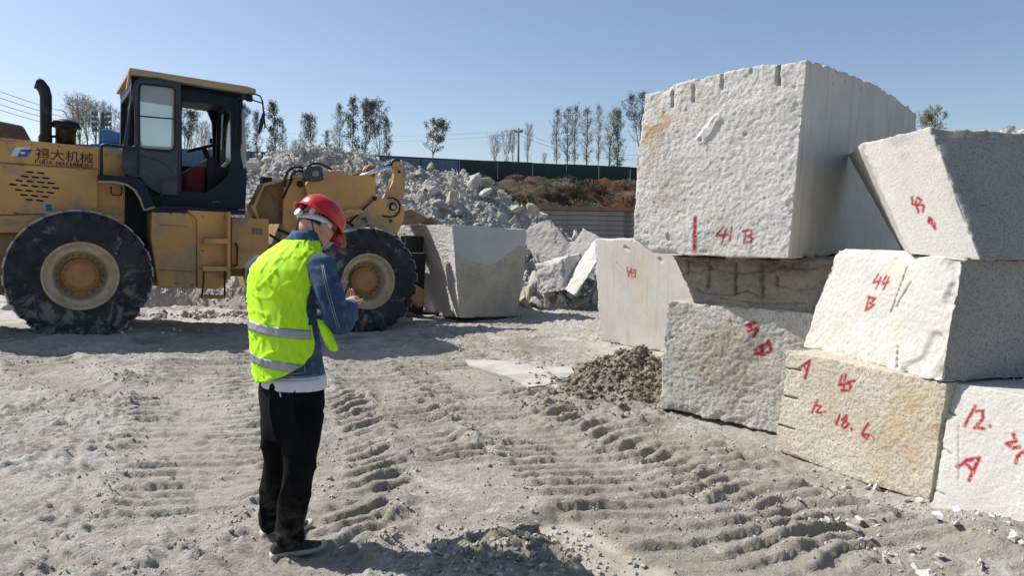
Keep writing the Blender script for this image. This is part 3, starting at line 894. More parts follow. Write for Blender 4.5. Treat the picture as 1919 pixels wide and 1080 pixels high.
# ---- 43, leaning on 44 and 41
ftl = at(1612, 268, 5.05); fbl = at(1705, 477, 4.62); fbr = at(1836, 487, 4.22); ftr = at(1743, 238, 4.52)
bbr = fbr + rgt * 1.55; btr = ftr + rgt * 1.75; ftr43 = ftr.copy(); btr43 = btr.copy()
bbl = at(1688, 476, 5.9); btl = at(1588, 290, 6.2)
bbl.z = fbl.z
s43 = zz(1560, 200, 3.376, [[(513, 574), (516, 618), (552, 626)], [(536, 600), (551, 668)], [(548, 578), (574, 594), (560, 618), (590, 630), (580, 666)],
                           [(620, 704), (656, 776)], [(620, 705), (613, 728), (632, 740)], [(628, 706), (644, 728), (626, 736), (652, 742), (656, 776)]])
B43 = block('stone_block', dict(fbl=fbl, fbr=fbr, ftl=ftl, ftr=ftr, bbl=bbl, bbr=bbr, btl=btl, btr=btr), GR_PALE2,
            'tilted smooth block painted 43 B, leaning against the topmost block at far right', {'front': 0.004, 'left': 0.012, 'right': 0.005, '*': 0.012, 'top': 0.03}, res=0.009, edge_res=0.012,
            paint=[('front', 5.0, s43)], stains=[('front', 1780, 300, 40, 40, 0.2)], grime=[('front', 1690, 262, 36, 16, 0.35), ('front', 1700, 292, 16, 12, 0.3)], chip=0.014, seed=51)
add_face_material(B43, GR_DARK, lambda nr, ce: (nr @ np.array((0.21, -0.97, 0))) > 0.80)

# ---- nearest block, 12.
fbl = G(1741, 962, 0.0)
ftl = G(1783, 716, 0.73)
p1 = G(1919, 742, 0.73)
d = (p1 - ftl); d.z = 0; d.normalize()
ftr = ftl + d * 1.7; ftr.z -= 0.01
fbl.z = -0.03; fbr = fbl + d * 1.75; fbr.x += 0.0
n0 = Vector((d.y, -d.x, 0))
back = -n0 * 1.1
s12b = zz(1430, 620, 2.348, [[(932, 334), (886, 420)], [(940, 356), (968, 354), (966, 390), (932, 428), (972, 432)], [(997, 420), (1000, 424)]])
s12a = zz(1430, 620, 2.348, [[(852, 600), (895, 572), (950, 562), (906, 660)], [(898, 592), (916, 612)]])
s12c = zz(1430, 620, 2.348, [[(1102, 458), (1112, 488), (1072, 498), (1100, 516), (1128, 512)], [(1150, 530), (1118, 556), (1112, 584)]])
B12 = block('stone_block', dict(fbl=fbl, fbr=fbr, ftl=ftl, ftr=ftr, bbl=fbl + back, bbr=fbr + back, btl=ftl + back, btr=ftr + back), GR_PALE2,
            'pale block at the bottom right corner painted 12. and A', {'front': 0.008, 'left': 0.02, '*': 0.008}, res=0.0065, edge_res=0.02,
            paint=[('front', 6, s12b), ('front', 6.5, s12a), ('front', 6.5, s12c)],
            dents=[('front', 'px', [(1775, 770), (1790, 780)], 0.006, 0.015), ('front', 'px', [(1764, 840), (1782, 852)], 0.006, 0.015), ('front', 'px', [(1796, 800), (1797, 900)], 0.004, 0.01), ('front', 'px', [(1750, 920), (1768, 928)], 0.006, 0.015)], chip=0.014, seed=61)
for (x_, y_, zt, nm, n_, sx) in ((3.15, 4.35, 0.735, 'on top of the block marked 12.', 60, 0.25), ):
    it = [(2.95 + 0.35 * rr.rand(), 4.15 + 0.25 * rr.randn() * 0.5, 0.745, 0.01 + 0.035 * rr.rand() ** 2, 0.8) for _ in range(n_)]
    o = scatter('stone_crumbs', it, M_CHIP); props(o, 'white stone crumbs lying on top of the nearest block marked 12.', 'stone crumbs', kind='stuff')
it = []
for _ in range(150):
    t = rr.rand(); q = ftr
    p = ftr43.lerp(btr43, 0.3 + 0.7 * t) + Vector((0, 0.08, 0.0)); it.append((p.x + 0.02 * rr.randn(), p.y + 0.08 * rr.randn(), p.z - 0.01 + 0.03 * rr.rand(), 0.01 + 0.032 * rr.rand() ** 1.5, 0.8))
o = scatter('stone_crumbs', it, M_CHIP); props(o, 'white stone crumbs along the top of the tilted block marked 43 B', 'stone crumbs', kind='stuff')
# ================================================================== BACKGROUND
# fence line and retaining wall run parallel, receding to the right
FA = at(860, 300, 36.0); FB = at(1190, 312, 39.8)
fd = (FB - FA); fd.z = 0; fd.normalize()
fn_ = Vector((fd.y, -fd.x, 0))            # towards the camera
FTOP = (FA.z + FB.z) / 2
WA = at(985, 386, 31.5); WTOP = WA.z

# raised bank behind the wall: one sheet, earth slope then plateau to the horizon
def bank_h(s, t):
    """s along the fence line, t away from the wall line"""
    crest = WTOP + (FTOP - 0.95 - WTOP) * sst(0.2, 4.6, t)
    lump = 0.22 * fbm2(s, t, 0.9, 5, 0.6, 8) * sst(0.1, 1.0, t) * sst(6.5, 4.5, t)
    ledge = 0.25 * sst(1.0, 1.5, t + 0.5 * vn2(s * 0.7, t, 3)) - 0.25 * sst(3.0, 3.6, t + 0.6 * vn2(s * 0.5, t, 5))
    return crest + lump + ledge * sst(-5, 3, s) + 0.6 * sst(20, 160, t)
sa = axis(-26, 34, 0.11, -350, 350, 1.12)
ta = np.array(list(np.arange(0, 6.5, 0.11)) + list(6.5 + np.cumsum(0.12 * 1.13 ** np.arange(56))))
S_, T_ = np.meshgrid(sa, ta)
Hh = bank_h(S_, T_)
Hh[0, :] = WTOP - 0.01
Px = WA.x + S_ * fd.x - T_ * fn_.x - 0.18 * fn_.x; Py = WA.y + S_ * fd.y - T_ * fn_.y - 0.18 * fn_.y
me = npmesh('embankment', np.stack([Px.ravel(), Py.ravel(), Hh.ravel()], 1), gridquads(len(ta), len(sa)))
vattr(me, 'red', (sst(2, 7, S_ + 1.2 * vn2(S_, T_, 4)) * sst(6, 4.5, T_)).ravel())
m, nt, b = material('bank_earth', 0.95, 0, 0.1)
v = geovec(nt)
c = mix(nt, ramp(nt, noise(nt, 1.2, 6, 0.65, v), 0.4, 0.62), (0.045, 0.034, 0.024), (0.115, 0.085, 0.056))
c = mix(nt, mul(nt, attr(nt, 'red'), ramp(nt, noise(nt, 1.0, 5, 0.6, v), 0.36, 0.58)), c, (0.125, 0.052, 0.03))
c = mix(nt, mul(nt, ramp(nt, noise(nt, 0.7, 5, 0.7, v), 0.52, 0.66), 0.6), c, (0.075, 0.082, 0.042))
nt.links.new(c, b.inputs['Base Color']); bump(nt, b, noise(nt, 6, 6, 0.7, v), 1.0, 0.12)
o = mk('embankment', me, m=m); props(o, 'brown and rust red earth bank above the concrete wall', kind='structure')

# retaining wall, cast in courses
M_WALL = simple('board_marked_concrete', (0.26, 0.245, 0.225), (0.20, 0.19, 0.175), 0.9, scale=1.3, lo=0.35, hi=0.65, bs=0.5, bscale=14, dirt=(0.12, 0.11, 0.1), dscale=0.8)
M_COPE = simple('wall_coping', (0.20, 0.13, 0.10), (0.15, 0.11, 0.09), 0.9, scale=2, bs=0.4, bscale=10)
L0, L1 = -28.0, 36.0
Rz = Matrix.Rotation(math.atan2(fd.y, fd.x), 4, 'Z')
wall = empty('retaining_wall', (WA + fd * 3).to_tuple()[:2] + (0,), 'long grey concrete retaining wall with horizontal board marks under the earth bank', 'wall')
wall.rotation_euler.z = math.atan2(fd.y, fd.x)
nco = 11; ch = (WTOP - 0.16) / nco
cm = MB().box(((L0 + L1) / 2, 0.16, 0), (L1 - L0, 0.3, ch - 0.03)).mesh('course'); cm.materials.append(M_WALL)
for i in range(nco):
    o = mk('concrete_course', cm, wall, (0, 0.025 * random.random(), ch * (i + 0.5)))
MB().box(((L0 + L1) / 2, 0.22, (WTOP - 0.2) / 2), (L1 - L0, 0.26, WTOP - 0.2)).build('core', M_WALL, wall)
MB().box(((L0 + L1) / 2, 0.12, WTOP - 0.07), (L1 - L0, 0.42, 0.16)).build('coping', M_COPE, wall)

# site fence: blue sheets to the left, dark green to the right
M_BLUE = simple('blue_fence_sheet', (0.105, 0.165, 0.235), (0.085, 0.14, 0.21), 0.6, scale=0.8, dirt=(0.20, 0.20, 0.19), dscale=1.2, dlo=0.6, dhi=0.8)
M_GREENF = simple('green_fence_sheet', (0.018, 0.046, 0.038), (0.014, 0.036, 0.032), 0.6, scale=0.8, dirt=(0.05, 0.055, 0.045), dscale=1.2, dlo=0.6, dhi=0.8)
M_POST = simple('fence_post', (0.05, 0.06, 0.065), rough=0.6)
def sheet_mesh(name, wd, h):
    n = 33; xs_ = np.linspace(0, wd, n); zs_ = np.array([0, h]); off = 0.02 * np.where((np.arange(n) // 2) % 2 == 0, 1, -1)
    V_ = [(x, off[i] + s_, z) for s_ in (0, 0.012) for z in zs_ for i, x in enumerate(xs_)]
    q = [np.array([[i, i + 1, n + i + 1, n + i] for i in range(n - 1)]), np.array([[2 * n + i + 1, 2 * n + i, 3 * n + i, 3 * n + i + 1] for i in range(n - 1)]),
         np.array([[n + i, n + i + 1, 3 * n + i + 1, 3 * n + i] for i in range(n - 1)])]
    return npmesh(name, V_, np.concatenate(q), smooth=False)
def fence(label, s0, s1, mt, h, top):
    p = FA + fd * s0
    f = empty('site_fence', (p.x, p.y, top - h), label, 'fence')
    f.rotation_euler.z = math.atan2(fd.y, fd.x)
    wd = 1.9; n = int((s1 - s0) / wd)
    sm = sheet_mesh('fence_sheet', wd - 0.06, h); sm.materials.append(mt)
    pm = MB().box((0, 0.09, h / 2), (0.07, 0.07, h + 0.03)).mesh('post'); pm.materials.append(M_POST)
    for i in range(n):
        o = mk('fence_sheet', sm, f, (i * wd + 0.03, 0, 0.012 * math.sin(i * 2.3)))
        mk('post', pm, f, (i * wd, 0, 0))
    MB().box(((n * wd) / 2, 0.05, h - 0.06), (n * wd, 0.04, 0.05)).build('rail', M_POST, f)
fence('blue corrugated sheet fence behind the rubble heap and the loader', -32.3, 0.0, M_BLUE, 1.35, FTOP - 0.05)
fence('dark green corrugated sheet fence along the top of the earth bank', 0.1, 30.5, M_GREENF, 1.15, FTOP)
# small post standing at the foot of the fence
# long low shed far behind the fence
M_SHEDR = simple('shed_roof', (0.07, 0.075, 0.08), rough=0.7)
M_SHEDW = simple('shed_wall', (0.16, 0.16, 0.15), (0.10, 0.11, 0.10), 0.9, scale=0.3)
M_GLASSD = simple('dark_pane', (0.03, 0.035, 0.04), rough=0.25)
def shed(px0, px1, py, d, label, wm, h=4.0, nwin=0):
    a = at(px0, py, d); b_ = at(px1, py + 10 * (px1 - px0) / 190, d * 1.06); ln = (b_ - a); ln.z = 0; L = ln.length
    f = empty('shed', (a.x, a.y, a.z - h), label, 'building'); f.rotation_euler.z = math.atan2(ln.y, ln.x)
    MB().box((L / 2, 3, h / 2 - 0.15), (L, 6, h - 0.3)).build('wall', wm, f)
    MB().prism([(-0.3, h - 0.3), (L + 0.3, h - 0.3), (L + 0.3, h - 0.02), (-0.3, h + 0.02)], -0.4, 6.4).build('roof', M_SHEDR, f)
    wmsh = MB().box((0, 0, 0), (1.5, 0.06, 0.7)).mesh('window'); wmsh.materials.append(M_GLASSD)
    for i in range(nwin): mk('window', wmsh, f, (L * (i + 0.5) / nwin, -0.03, h - 0.95))
shed(690, 882, 291, 62, 'long low dark roofed shed behind the blue fence right of the rubble', M_SHEDW, 5.0, 7)
shed(452, 492, 289, 70, 'small pale flat building between the cab and the rubble heap', simple('pale_wall', (0.42, 0.42, 0.41), rough=0.9), 5.0, 2)

# ------------------------------------------------ rubble heap
CX = [(-9.8, 0.0), (-8.6, 1.5), (-7.4, 2.75), (-6.5, 3.25), (-5.0, 3.42), (-3.7, 3.3), (-2.9, 3.0), (-2.1, 2.9), (-1.2, 2.72), (-0.3, 2.35), (0.4, 1.9), (1.2, 1.35), (2.2, 1.0), (3.2, 0.5), (4.4, 0.15), (5.5, 0)]
cxx = np.array([c[0] for c in CX]); czz = np.array([c[1] for c in CX])
def heap_h(x, y):
    cr = np.interp(x, cxx, czz)
    yf = 14.3 + 0.0 * x + 0.25 * vn2(x * 0.8, x * 0, 4)
    yf = yf - 0.3 * sst(1.0, 2.6, x)
    yc = 18.6 - 0.5 * sst(0, 3, x)
    t = np.clip((y - yf) / (yc - yf), -0.3, 1)
    fr = cr * np.sign(t) * np.abs(t) ** 0.85
    bk = cr * sst(23.5, 19.2, y)
    h = np.minimum(fr, bk)
    rel = 0.16 * fbm2(x, y, 0.8, 3, 0.55, 2) + 0.17 * (0.5 - np.abs(fbm2(x, y, 2.0, 4, 0.6, 12))) + 0.05 * fbm2(x, y, 9, 3, 0.6, 15)
    return h + rel * sst(0.0, 0.35, h)
hx = np.arange(-10.5, 6.5, 0.055); hy = np.concatenate([np.arange(13.6, 19.6, 0.05), np.arange(19.6, 25, 0.14)])
HX, HY = np.meshgrid(hx, hy)
HZ = heap_h(HX, HY) - 0.03
me = npmesh('rubble_heap', np.stack([HX.ravel(), HY.ravel(), HZ.ravel()], 1), gridquads(len(hy), len(hx)), smooth=False)
m, nt, b = material('rubble_dust', 0.95, 0, 0.1)
v = geovec(nt)
c = mix(nt, ramp(nt, noise(nt, 1.1, 6, 0.65, v), 0.38, 0.62), (0.34, 0.315, 0.28), (0.50, 0.48, 0.445))
c = mix(nt, mul(nt, ramp(nt, noise(nt, 9, 5, 0.7, v), 0.5, 0.7), 0.6), c, (0.23, 0.215, 0.20))
nt.links.new(c, b.inputs['Base Color']); bump(nt, b, noise(nt, 12, 6, 0.75, v), 1.0, 0.06)
M_HEAP = m
o = mk('rubble_heap', me, m=m); props(o, 'heap of broken granite and stone dust behind the loader', kind='structure')

# boulders
M_R1 = granite('grey_boulder', (0.36, 0.345, 0.32), (0.28, 0.27, 0.25), (0.22, 0.21, 0.20), 0.5, bs=0.8, grain=(60, 16))
M_R2 = granite('pale_boulder', (0.56, 0.545, 0.515), (0.47, 0.45, 0.415), (0.30, 0.29, 0.27), 0.4, bs=0.8, grain=(60, 16))
M_R3 = granite('tan_boulder', (0.52, 0.48, 0.39), (0.42, 0.375, 0.29), (0.30, 0.27, 0.22), 0.4, bs=0.8, grain=(60, 16))
RK = []
for i, fl in enumerate([(1, .8, .7), (1, .7, .6), (1, .9, .85), (1, .6, .5), (1, .85, .5), (.9, 1, .75), (1, .75, .8), (1, .65, .45)]):
    RK.append([rock_mesh('boulder', 40 + i, 13, 1, 0.07, fl) for _ in range(1)][0])
RKM = {}
def rockinst(i, m_):
    k = (i, m_.name)
    if k not in RKM:
        me_ = RK[i].copy(); me_.materials.append(m_); RKM[k] = me_
    return RKM[k]
def boulder(px, py, wpx, i, m_, label=None, d=None, group=None, squash=1.0, rot=None):
    """a boulder seen centred at (px,py), wpx wide; depth from where that sight line meets the heap"""
    if d is None:
        r = ray(px, py); d = 13.5
        while d < 24:
            p = CP + r * d
            if p.z <= float(heap_h(np.array([p.x]), np.array([p.y]))[0]) or p.z < 0: break
            d += 0.1
    p = at(px, py, d); s = wpx * 0.5 * d / F_PX
    o = mk('boulder', rockinst(i, m_), loc=p)
    o.scale = (s, s, s * squash)
    o.rotation_euler = rot or (random.uniform(-.5, .5), random.uniform(-.5, .5), random.uniform(0, 6.28))
    props(o, label, 'boulder', group)
    return o
NB = [  # px,py,width,shape,material,label
    (786, 324, 36, 0, M_R1, 'rounded grey boulder at the top of the heap nearest the blue fence'),
    (812, 331, 24, 4, M_R2, 'small pale boulder just right of the rounded one at the heap top'),
    (887, 342, 44, 2, M_R2, 'large pale boulder on the right shoulder of the heap below the green fence'),
    (943, 368, 30, 5, M_R2, 'whitish upright boulder on the right slope against the dark bank'),
    (966, 392, 38, 1, M_R2, 'pale angular boulder on the slope just left of the retaining wall top'),
    (812, 360, 24, 6, M_R3, 'yellowish white chunk lying on the slope above the rusty plate'),
    (823, 388, 52, 2, M_R1, 'big dark grey rounded boulder above the held block'),
    (856, 402, 34, 5, M_R1, 'dark boulder half buried right of the big rounded one'),
    (888, 415, 36, 4, M_R2, 'pale flat boulder just above the top edge of the held block'),
    (1010, 405, 44, 6, M_R2, 'pale boulder where the heap meets the retaining wall'),
    (1012, 470, 40, 3, M_R1, 'grey slab-sided rock on the slope right of the held block'),
    (1015, 415, 24, 0, M_R1, 'small grey rock wedged beside the wall end of the heap'),
    (1075, 440, 34, 1, M_R2, 'pale rock low on the heap against the grey wall'),
    (1020, 568, 30, 5, M_R3, 'tan rock at the foot of the heap under the square slab'),
    (1050, 573, 34, 6, M_R1, 'grey rock at the heap foot second from the sawn block'),
    (1088, 572, 56, 2, M_R1, 'dark rounded boulder at the heap foot beside the sawn block marked 98'),
    (984, 560, 28, 1, M_R2, 'pale wedge rock at the heap foot just right of the held block'),
    (992, 515, 26, 4, M_R1, 'small grey rock between held block and square slab'),
    (1080, 525, 28, 0, M_R1, 'dark rock behind the bright sawn slab'),
    (598, 300, 20, 3, M_R2, 'pale rock on the heap crest above the boom'),
    (500, 300, 26, 2, M_R2, 'pale rock on the heap crest beside the cab window'),
    (521, 312, 22, 5, M_R2, 'upright pale rock near the left end of the heap crest'),
    (474, 315, 40, 0, M_R2, 'rounded pale mound rock at the left end of the heap'),
    (565, 318, 26, 6, M_R1, 'grey rock in the heap above the hydraulic hoses'),
]
for q in NB: boulder(*q)
# three sawn offcuts in the rubble
def offcut(P4, depth, m_, label, seed):
    """four seen corners with depth (ftl,ftr,fbr,fbl) and a thickness vector"""
    c_ = [at(*p) for p in P4]; t = Vector(depth)
    return block('offcut_slab', dict(ftl=c_[0], ftr=c_[1], fbr=c_[2], fbl=c_[3], btl=c_[0] + t, btr=c_[1] + t, bbr=c_[2] + t, bbl=c_[3] + t), m_, label, {'*': 0.06}, res=0.025, edge_res=0.03, cat='stone slab', seed=seed, chip=0.03)
offcut([(1004, 496, 14.6), (1056, 484, 14.4), (1058, 545, 14.2), (1006, 552, 14.4)], (0.45, 0.5, 0.12), M_R2, 'square pale rough slab leaning at the foot of the rubble heap', 71)
offcut([(1098, 478, 14.4), (1120, 488, 14.0), (1078, 556, 13.9), (1052, 540, 14.3)], (0.25, 0.6, 0.3), GR_PALE, 'bright white sawn slab tilted beside the square slab', 72)
offcut([(1024, 412, 15.8), (1034, 414, 15.7), (1078, 468, 15.2), (1055, 484, 15.2)], (-0.55, 0.4, -0.25), M_R1, 'grey triangular sawn piece sloping down the right of the heap', 73)
offcut([(1080, 448, 15.2), (1118, 468, 14.6), (1104, 484, 14.7), (1056, 486, 15.0)], (0.2, 0.5, 0.2), M_R1, 'grey flat piece lying above the bright white slab', 74)
rb_ = np.random.RandomState(12)
cnt = 0
while cnt < 190:
    x = rb_.uniform(-8.2, 3.6); y = rb_.uniform(14.0, 19.2)
    h = float(heap_h(np.array([x]), np.array([y]))[0])
    if h < 0.05: continue
    s = 0.07 + 0.26 * rb_.rand() ** 2.4 * (1.1 if x > -2 else 0.75)
    mt = [M_R1, M_R1, M_R2, M_R2, M_R3][rb_.randint(5)]
    o = mk('boulder', rockinst(rb_.randint(8), mt), loc=(x, y, h + s * 0.25)); o.scale = (s, s, s)
    o.rotation_euler = tuple(rb_.rand(3) * 6.28)
    props(o, 'one of many angular granite lumps jumbled over the rubble heap', 'boulder', 'loose lumps jumbled over the rubble heap')
    cnt += 1
cnt = 0
while cnt < 62:
    x = rb_.uniform(0.0, 3.6); y = rb_.uniform(14.0, 17.5)
    h = float(heap_h(np.array([x]), np.array([y]))[0])
    if h < 0.05: continue
    s = 0.14 + 0.24 * rb_.rand() ** 1.8
    o = mk('boulder', rockinst(rb_.randint(8), [M_R1, M_R2, M_R2, M_R3][rb_.randint(4)]), loc=(x, y, h + s * 0.2)); o.scale = (s, s, s); o.rotation_euler = tuple(rb_.rand(3) * 6.28)
    props(o, 'one of the larger angular blocks tumbled at the right end of the rubble heap', 'boulder', 'larger blocks tumbled at the right end of the heap')
    cnt += 1
X = rb_.uniform(-8.8, 4.4, 8200); Y = rb_.uniform(13.7, 19.4, 8200)
Hq = heap_h(X, Y); ok = Hq > 0.02
o = scatter('rubble_stones', [(X[i], Y[i], Hq[i] + 0.01, 0.02 + 0.075 * rb_.rand() ** 3, 0.85) for i in range(len(X)) if ok[i]], M_R2)
props(o, 'countless small stones and chips covering the rubble heap', 'rubble', kind='stuff')
# stones lying on the ground under and behind the loader
for (px, py, wp, i, mt, lab) in [(436, 541, 58, 2, M_R1, 'big grey boulder on the ground behind the vest wearer and the loader steps'),
                                (330, 556, 44, 4, M_R1, 'flat grey rock on the ground under the loader frame beside the rear tyre'),
                                (355, 550, 30, 0, M_R2, 'pale rock on the ground under the loader beside the flat grey one'),
                                (302, 545, 26, 3, M_R1, 'small dark flat rock seen just right of the rear tyre'),
                                (405, 560, 30, 6, M_R1, 'dark rock on the ground below the loader ladder'),
                                (12, 570, 40, 5, M_R2, 'pale rock at the left picture edge behind the rear tyre')]:
    p = G(px, py + wp * 0.32, 0.0); d = (p - CP).dot(FWD); s = wp * 0.5 * d / F_PX
    o = mk('boulder', rockinst(i, mt), loc=(p.x, p.y, s * 0.35)); o.scale = (s, s, s * 0.8); o.rotation_euler = (0.2, 0.1, i * 1.3)
    props(o, lab, 'boulder')
it = []
for _ in range(240):
    x = rb_.uniform(-7.8, -3.2); y = 12.6 + 0.35 * rb_.randn() + 0.1 * (x + 5); it.append((x, y, 0.05, 0.03 + 0.11 * rb_.rand() ** 2, 0.7))
o = scatter('stone_row', it, M_R1); props(o, 'scattered broken stones lying in a row behind the loader', 'broken stones', kind='stuff')

# ------------------------------------------------ trees
M_BARK = simple('poplar_bark', (0.13, 0.12, 0.10), (0.08, 0.072, 0.06), 0.95, scale=4)
M_BIRCH = simple('pale_bark', (0.42, 0.40, 0.36), (0.20, 0.18, 0.16), 0.9, scale=5)
def leafmat(name, c1, c2):
    m, nt, b = material(name, 0.7, 0, 0.2)
    oi = nt.nodes.new('ShaderNodeNewGeometry')
    c = mix(nt, ramp(nt, noise(nt, 1.1, 3, 0.6, geovec(nt)), 0.35, 0.65), c1, c2)
    nt.links.new(c, b.inputs['Base Color'])
    return m
M_LEAF = leafmat('olive_leaf', (0.10, 0.108, 0.062), (0.17, 0.172, 0.105))
M_LEAF2 = leafmat('brownish_leaf', (0.17, 0.155, 0.11), (0.26, 0.24, 0.175))
def tree_meshes(seed, H=6.0, wid=0.8, leaves=1500, leaf=0.075, clear=0.22, spread=0.42, twigs=42, fork=False, tr=0.05, bush=False):
    r = random.Random(seed)
    tb = MB(); cb = MB(); tips = []
    pts = [Vector((0, 0, 0))]; n = 7
    for i in range(1, n + 1):
        pts.append(pts[-1] + Vector((r.gauss(0, 0.045), r.gauss(0, 0.045), H * 0.97 / n)))
    tb.tube(pts, [tr * (1 - 0.85 * i / n) for i in range(n + 1)], 6)
    stems = [pts]
    if fork:
        for q in range(2):
            b0 = pts[2]; a = r.uniform(0, 6.28); pp = [b0]
            for i in range(5): pp.append(pp[-1] + Vector((math.cos(a) * 0.16 * wid, math.sin(a) * 0.16 * wid, H * 0.13)))
            tb.tube(pp, [tr * 0.6 * (1 - 0.8 * i / 5) for i in range(6)], 5); stems.append(pp)
    for k in range(twigs):
        st = stems[r.randrange(len(stems))]
        t = clear + (1 - clear) * (k + r.random()) / twigs if st is pts else r.uniform(0.3, 1)
        f = min(t, 0.999) * (len(st) - 1); i0 = int(f); b0 = st[i0].lerp(st[i0 + 1], f - i0)
        a = r.uniform(0, 6.28)
        prof = math.sin(math.pi * min(1, max(0.05, (t - clear) / (1 - clear) * 0.86 + 0.14))) ** 0.7
        L = wid * (0.45 + 0.75 * r.random()) * prof
        rise = L * (0.5 if bush else 1.25) * r.uniform(0.6, 1.4)
        d = Vector((math.cos(a) * L, math.sin(a) * L, rise))
        p1 = b0 + d * 0.5 + Vector((0, 0, -0.06 * L)); p2 = b0 + d
        cb.tube([b0, p1, p2], [tr * 0.30, tr * 0.18, tr * 0.06], 3, caps=False)
        for j in range(3):
            q = b0.lerp(p2, r.uniform(0.3, 1)); e = q + Vector((r.gauss(0, 0.22), r.gauss(0, 0.22), r.uniform(0.1, 0.45))) * (0.5 + wid * 0.4)
            cb.tube([q, e], [tr * 0.12, tr * 0.05], 3, caps=False); tips.append((q, e))
        tips.append((p1, p2))
    tm = tb.mesh('trunk'); cm_ = cb.mesh('crown')
    nb = len(cb.f)
    if leaves:
        V_ = list(cb.v); F_ = list(cb.f)
        for k in range(leaves):
            a_, b_ = tips[r.randrange(len(tips))]
            c_ = a_.lerp(b_, r.random() ** 0.6) + Vector((r.gauss(0, 1), r.gauss(0, 1), r.gauss(0, 1))) * 0.09
            u = Vector((r.gauss(0, 1), r.gauss(0, 1), r.gauss(0, 1))).normalized(); w2 = u.orthogonal().normalized(); s = leaf * r.uniform(0.6, 1.3)
            o_ = len(V_)
            V_ += [c_ - u * s, c_ + w2 * s * 0.6, c_ + u * s, c_ - w2 * s * 0.6]; F_.append((o_, o_ + 1, o_ + 2, o_ + 3))
        cm_ = bpy.data.meshes.new('crown'); cm_.from_pydata([tuple(v_) for v_ in V_], [], F_)
        mi = [0] * nb + [1] * leaves
        return tm, cm_, mi
    return tm, cm_, None
TV = {}
def tree_variant(key):
    if key in TV: return TV[key]
    kind, seed = key
    if kind == 'leafy': t = tree_meshes(seed, 6, 0.66, 3200, 0.048, 0.1, twigs=64)
    elif kind == 'fork': t = tree_meshes(seed, 6, 1.0, 4000, 0.048, 0.14, twigs=80, fork=True)
    elif kind == 'thin': t = tree_meshes(seed, 6, 0.75, 1700, 0.045, 0.2, twigs=56, tr=.06)
    elif kind == 'bare': t = tree_meshes(seed, 6, 0.95, 800, 0.045, 0.12, twigs=95, fork=True, tr=0.07)
    elif kind == 'round': t = tree_meshes(seed, 6, 1.9, 2600, 0.085, 0.3, twigs=60, fork=True, tr=0.08, bush=True)
    tm, cm_, mi = t
    bark = M_BIRCH if kind in ('bare',) else M_BARK
    tm.materials.append(bark); cm_.materials.append(bark)
    cm_.materials.append(M_LEAF2 if kind in ('bare', 'thin') else M_LEAF)
    if mi: cm_.polygons.foreach_set('material_index', mi)
    TV[key] = (tm, cm_)
    return TV[key]
def tree(px, ptop, pbase, d, kind, seed, label, group=None, wide=1.0):
    base = at(px, pbase, d); top = at(px, ptop, d); h = top.z - base.z
    tm, cm_ = tree_variant((kind, seed))
    nm = {'leafy': 'poplar_tree', 'fork': 'poplar_tree', 'thin': 'young_tree', 'bare': 'bare_tree', 'round': 'round_tree'}[kind]
    t = empty(nm, base, label, 'tree', group); s = h / 6.0
    t.scale = (s * wide, s * wide, s); t.rotation_euler.z = px * 0.37
    mk('trunk', tm, t); mk('crown', cm_, t)
G1 = 'poplars in a row beyond the blue fence'; G2 = 'poplars in the clump left of the topmost block'; G3 = 'bare birches on the earth bank'
